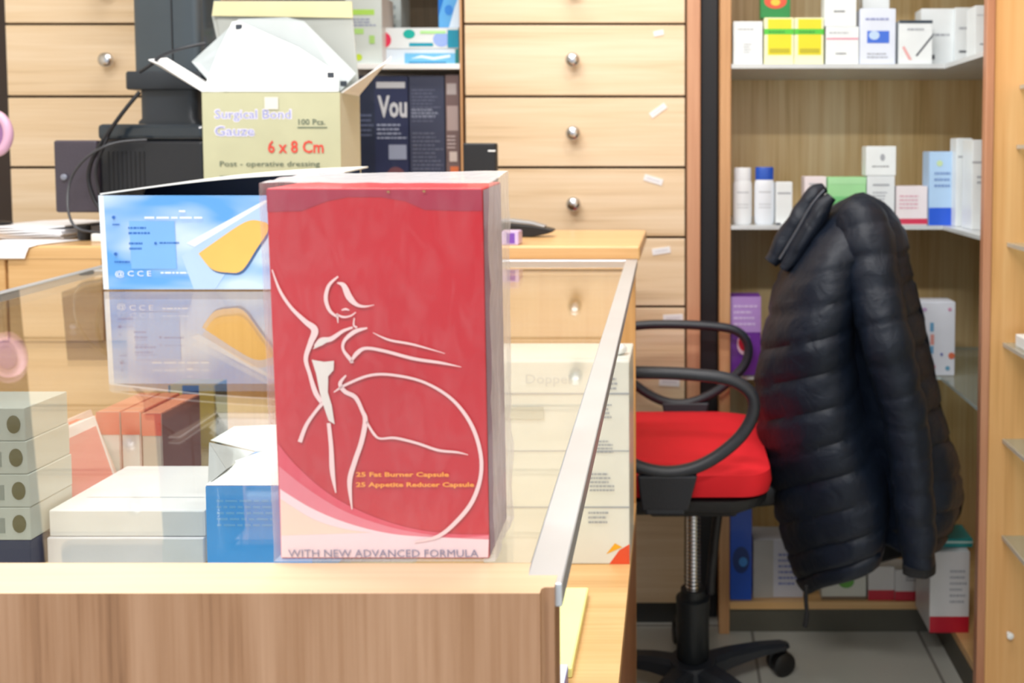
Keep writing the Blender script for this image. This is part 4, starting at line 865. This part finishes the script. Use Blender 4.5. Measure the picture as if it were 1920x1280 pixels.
# five-star base
m = MB(); m.lathe([(.045, .045), (.052, .06), (.048, .084), (.03, .0845)], PLA, c=(CX, CY, 0), n=28); m.build('hub', ch, (CX, CY, .06), smooth=True)
for k in range(5):
    a = math.radians(24+72*k); d = Vector((math.cos(a), math.sin(a), 0)); s = Vector((-d.y, d.x, 0)); c0 = Vector((CX, CY, 0)); m = MB(); rs = []
    for (r_, w_, zl, zh) in ((.040, .026, .048, .082), (.09, .023, .056, .084), (.16, .019, .060, .080), (.215, .016, .058, .072), (.232, .010, .058, .066)):
        p = c0+d*r_; rs.append([p-s*w_+Vector((0, 0, zl)), p+s*w_+Vector((0, 0, zl)), p+s*w_+Vector((0, 0, zh-.006)), p+s*w_*.5+Vector((0, 0, zh)), p-s*w_*.5+Vector((0, 0, zh)), p-s*w_+Vector((0, 0, zh-.006))])
    m.rings(rs, PLA); lg = m.build('base_leg', ch, c0+d*.12)
    p = c0+d*.215; m = MB()
    for q in (-1, 1):
        M = Matrix.Translation(p+s*q*.013+Vector((0, 0, .0265))) @ Matrix.Rotation(a, 4, 'Z') @ Matrix.Rotation(math.pi/2, 4, 'X')
        m.lathe([(.001, -.009), (.020, -.009), (.026, -.006), (.026, .006), (.020, .009), (.001, .009)], paint((14, 14, 17), .4), n=24, M=M)
    m.cyl(p+Vector((0, 0, .03)), p+Vector((0, 0, .0575)), .007, .007, DARK, 12); m.tube([p-s*.014+Vector((0, 0, .0265)), p+s*.014+Vector((0, 0, .0265))], .006, DARK, n=10)
    m.build('caster', lg, p, smooth=True)
# arms
def arm(D, pts, br, rad):
    c = []
    for (u, v) in pts: q = at(u, v, D); c.append(tuple(q))
    cc = curve(c+[c[0]], 8)[:-1]
    m = MB(); m.tube(cc, rad, PLA, n=14, closed=True, flat=.85); o = m.build('armrest', ch, c[0], smooth=True)
    m = MB(); (ua, ub, va, uc_, ud, vb) = br; yin = 1 if D < CY else -1; rs = []
    for k in range(7):
        s = k/6; l = at(ua+(uc_-ua)*s, va+(vb-va)*s, D); r_ = at(ub+(ud-ub)*s, va+(vb-va)*s, D); y = D+yin*.012*s
        rs.append([Vector((l.x, y-.013, l.z)), Vector((r_.x, y-.013, r_.z)), Vector((r_.x, y+.015, r_.z)), Vector((l.x, y+.015, l.z))])
    e_ = rs[-1]; m.rings(rs, PLA); 
    l, r_ = e_[0], e_[1]; tgt = sy_-yin*.175
    m.build('arm_bracket', ch, rs[0][0], bevel=.004); m = MB()
    m.rbox(l.x+.006, r_.x-.006, min(l.y, tgt), max(l.y+.02, tgt), .488, .511, PLA, .004)
    m.build('arm_strut', ch, (l.x, tgt, .50))
arm(1.632, [(1110, 712), (1150, 700), (1210, 698), (1300, 702), (1370, 712), (1408, 738), (1412, 775), (1388, 818), (1340, 858), (1290, 880), (1235, 884), (1180, 866), (1125, 820), (1095, 760)], (1195, 1308, 888, 1203, 1290, 958), .0135)
arm(2.09, [(1150, 622), (1190, 611), (1250, 608), (1330, 611), (1380, 620), (1402, 645), (1398, 680), (1370, 712), (1335, 738), (1290, 755), (1245, 752), (1200, 728), (1160, 690), (1142, 650)], (1240, 1330, 752, 1255, 1315, 808), .0125)
# backrest and its spine under the jacket
m = MB(); rs = []
for (z, x, hy, th_) in ((.64, .262, .10, .016), (.68, .265, .13, .03), (.80, .285, .15, .032), (.92, .31, .145, .03), (.98, .325, .12, .022), (1.005, .33, .07, .012)):
    rs.append([Vector((x+th_*math.cos(a), 1.875+hy*math.sin(a), z)) for a in [2*math.pi*k/28 for k in range(28)]])
m.rings(rs, REDF); m.build('backrest', ch, (.22, 1.875, .8), smooth=True)
m = MB(); m.tube(curve([(CX+.06, CY, .44), (.17, CY, .435), (.26, CY, .46), (.31, CY, .56), (.325, CY, .72), (.325, CY, .80)], 6), .016, DARK, n=12, flat=1.6); m.build('back_bracket', ch, (.2, CY, .5), smooth=True)

# ------------------------------------------------------------------ puffer jacket over the backrest
JM, t, b = new_mat('quilted_nylon')
tc = t.nodes.new('ShaderNodeTexCoord'); n = t.nodes.new('ShaderNodeTexNoise'); n.inputs['Scale'].default_value = 26; n.inputs['Detail'].default_value = 5; n.inputs['Distortion'].default_value = .8
t.links.new(tc.outputs['Object'], n.inputs['Vector']); bp = t.nodes.new('ShaderNodeBump'); bp.inputs['Strength'].default_value = .5; bp.inputs['Distance'].default_value = .008
t.links.new(n.outputs['Fac'], bp.inputs['Height']); t.links.new(bp.outputs[0], b.inputs['Normal'])
b.inputs['Base Color'].default_value = rgb(14, 23, 38); b.inputs['Roughness'].default_value = .5; b.inputs['Specular IOR Level'].default_value = .35
JD = paint((12, 13, 17), .8)
jt = empty('puffer_jacket', (.35, 1.87, .60), 'black quilted puffer jacket hanging over the back of the red chair', 'jacket')
JC = 1.87
RG = [(1585, 372, 1625, 360, .03), (1540, 405, 1662, 383, .10), (1496, 462, 1684, 420, .16), (1458, 524, 1694, 468, .19), (1440, 590, 1702, 520, .20), (1424, 655, 1712, 577, .205),
      (1414, 724, 1726, 636, .205), (1418, 790, 1738, 698, .205), (1430, 856, 1752, 758, .205), (1446, 920, 1768, 818, .205), (1462, 982, 1790, 885, .205), (1480, 1040, 1786, 950, .20), (1497, 1085, 1762, 1005, .195), (1512, 1114, 1742, 1040, .185)]
NSEG = 72; rs = []
def ringpt(L, a, puff, jj):
    uL, vL, uR, vR, hd = L
    ca, sa = math.cos(a), math.sin(a)
    ex = .85; cxs = math.copysign(abs(ca)**ex, ca); sxs = math.copysign(abs(sa)**ex, sa)
    s = (cxs+1)/2; u = uL+(uR-uL)*s; v = vL+(vR-vL)*s
    # back hem hangs level, the near side follows the slanted stitches
    p = at(u, v, JC); y = JC-hd*sxs
    c_ = at((uL+uR)/2, (vL+vR)/2, JC); out = Vector((p.x-c_.x, (y-JC), 0)).normalized()
    # dark fold between front panel and sleeve on the near side
    fold = 0
    if sa > 0: 
        q = s-.56+.015*math.sin(jj*.9); fold = -.085*math.exp(-(q/.10)**2)*min(1, max(0, (jj-2.5)/3))*sa
        fold += .018*math.exp(-((s-.25)/.16)**2)*sa
    w_ = .006*noise.noise(Vector((p.x*14, y*9, p.z*14)))+.004*noise.noise(Vector((p.x*40, y*20, p.z*30)))
    zc = p.z+(JC-y)*(CAMZ-p.z)/JC*.92          # the near hem is drawn up higher than the far one
    if sa > 0: zc += .022*sa*max(0, jj-8)/5
    return Vector((p.x, y, zc))+out*(puff*min(1, .45+jj*.11)+fold+w_)
SUB = 6
for j in range(len(RG)-1):
    for k in range(SUB):
        f = k/SUB; L = tuple(RG[j][i]*(1-f)+RG[j+1][i]*f for i in range(5)); puff = .0075*(math.sin(math.pi*f)**.22)-.006
        rs.append([ringpt(L, 2*math.pi*q/NSEG, puff, j+f) for q in range(NSEG)])
rs.append([ringpt(RG[-1], 2*math.pi*q/NSEG, -.004, 13) for q in range(NSEG)])
m = MB(); m.rings(rs, JM, cap=False)
cc = sum(rs[0], Vector())/NSEG; m.poly(rs[0]+[cc+Vector((0, 0, .004))], [(q, (q+1) % NSEG, NSEG) for q in range(NSEG)], JM)
inn = [p.lerp(sum(rs[-1], Vector())/NSEG, .08)+Vector((0, 0, .005)) for p in rs[-1]]; inn2 = [p+Vector((0, 0, .12)) for p in inn]
m.rings([rs[-1], inn, inn2], JD, cap=False); m.poly(inn2, [tuple(range(NSEG))], JD)
m.build('jacket_body', jt, (.35, JC, .75), smooth=True)
def puffy(name, path, D, seg, amp, mat=JM, flat=1.0, n=24):
    c = curve([(u, v, r) for u, v, r in path], 14); P = []; R_ = []; acc = 0; last = None
    for (u, v, r) in c:
        p = at(u, v, D if not callable(D) else D(v))
        if last is not None: acc += (p-last).length
        last = p; P.append(p); R_.append(r*(D if not callable(D) else D(v))/F+amp*(abs(math.sin(acc/seg*math.pi))**.4)-amp*.5)
    m = MB(); m.tube(P, R_, mat, n=n, flat=flat)
    for i, p in enumerate(m.v): m.v[i] = p+Vector((noise.noise(p*30), noise.noise(p*30+Vector((5, 0, 0))), noise.noise(p*30+Vector((0, 7, 0)))))*.004
    return m.build(name, jt, P[0], smooth=True)
puffy('sleeve', [(1610, 375, 26), (1612, 400, 48), (1624, 450, 60), (1636, 520, 60), (1652, 600, 57), (1672, 680, 52), (1692, 760, 48), (1706, 850, 45), (1714, 930, 43), (1720, 1000, 39), (1722, 1062, 33)], lambda v: 1.765-.09*min(1, max(0, (v-380)/260)), .062, .005, flat=.85)
puffy('cuff', [(1722, 1056, 32), (1723, 1072, 31)], 1.67, .05, 0.0, JD)
puffy('far_sleeve', [(1660, 480, 40), (1700, 640, 40), (1722, 760, 42), (1748, 880, 46), (1760, 935, 44), (1738, 1000, 30)], 2.0, .06, .0015)
puffy('collar', [(1444, 492, 17), (1468, 458, 25), (1500, 408, 25), (1526, 366, 21), (1545, 352, 12)], 1.83, .2, .002, flat=.8)
puffy('collar_lining', [(1470, 505, 14), (1505, 452, 22), (1538, 398, 20), (1560, 368, 12)], 1.80, .2, .002, flat=.8)
m = MB(); c = curve([tuple(A(u, v, 1.768)) for u, v in ((1462, 486), (1492, 436), (1522, 384), (1546, 356))], 8); m.tube(c, .0028, paint((70, 74, 84), .3, metal=.4), n=8); m.build('zipper', jt, c[0], smooth=True)
m = MB(); c = curve([tuple(A(u, v, 1.70)) for u, v in ((1512, 1098), (1511, 1125), (1513, 1150), (1510, 1174))], 6); m.tube(c, [.004]*(len(c)-7)+[.0055]*7, JD, n=8); m.build('drawstring', jt, c[0], smooth=True)
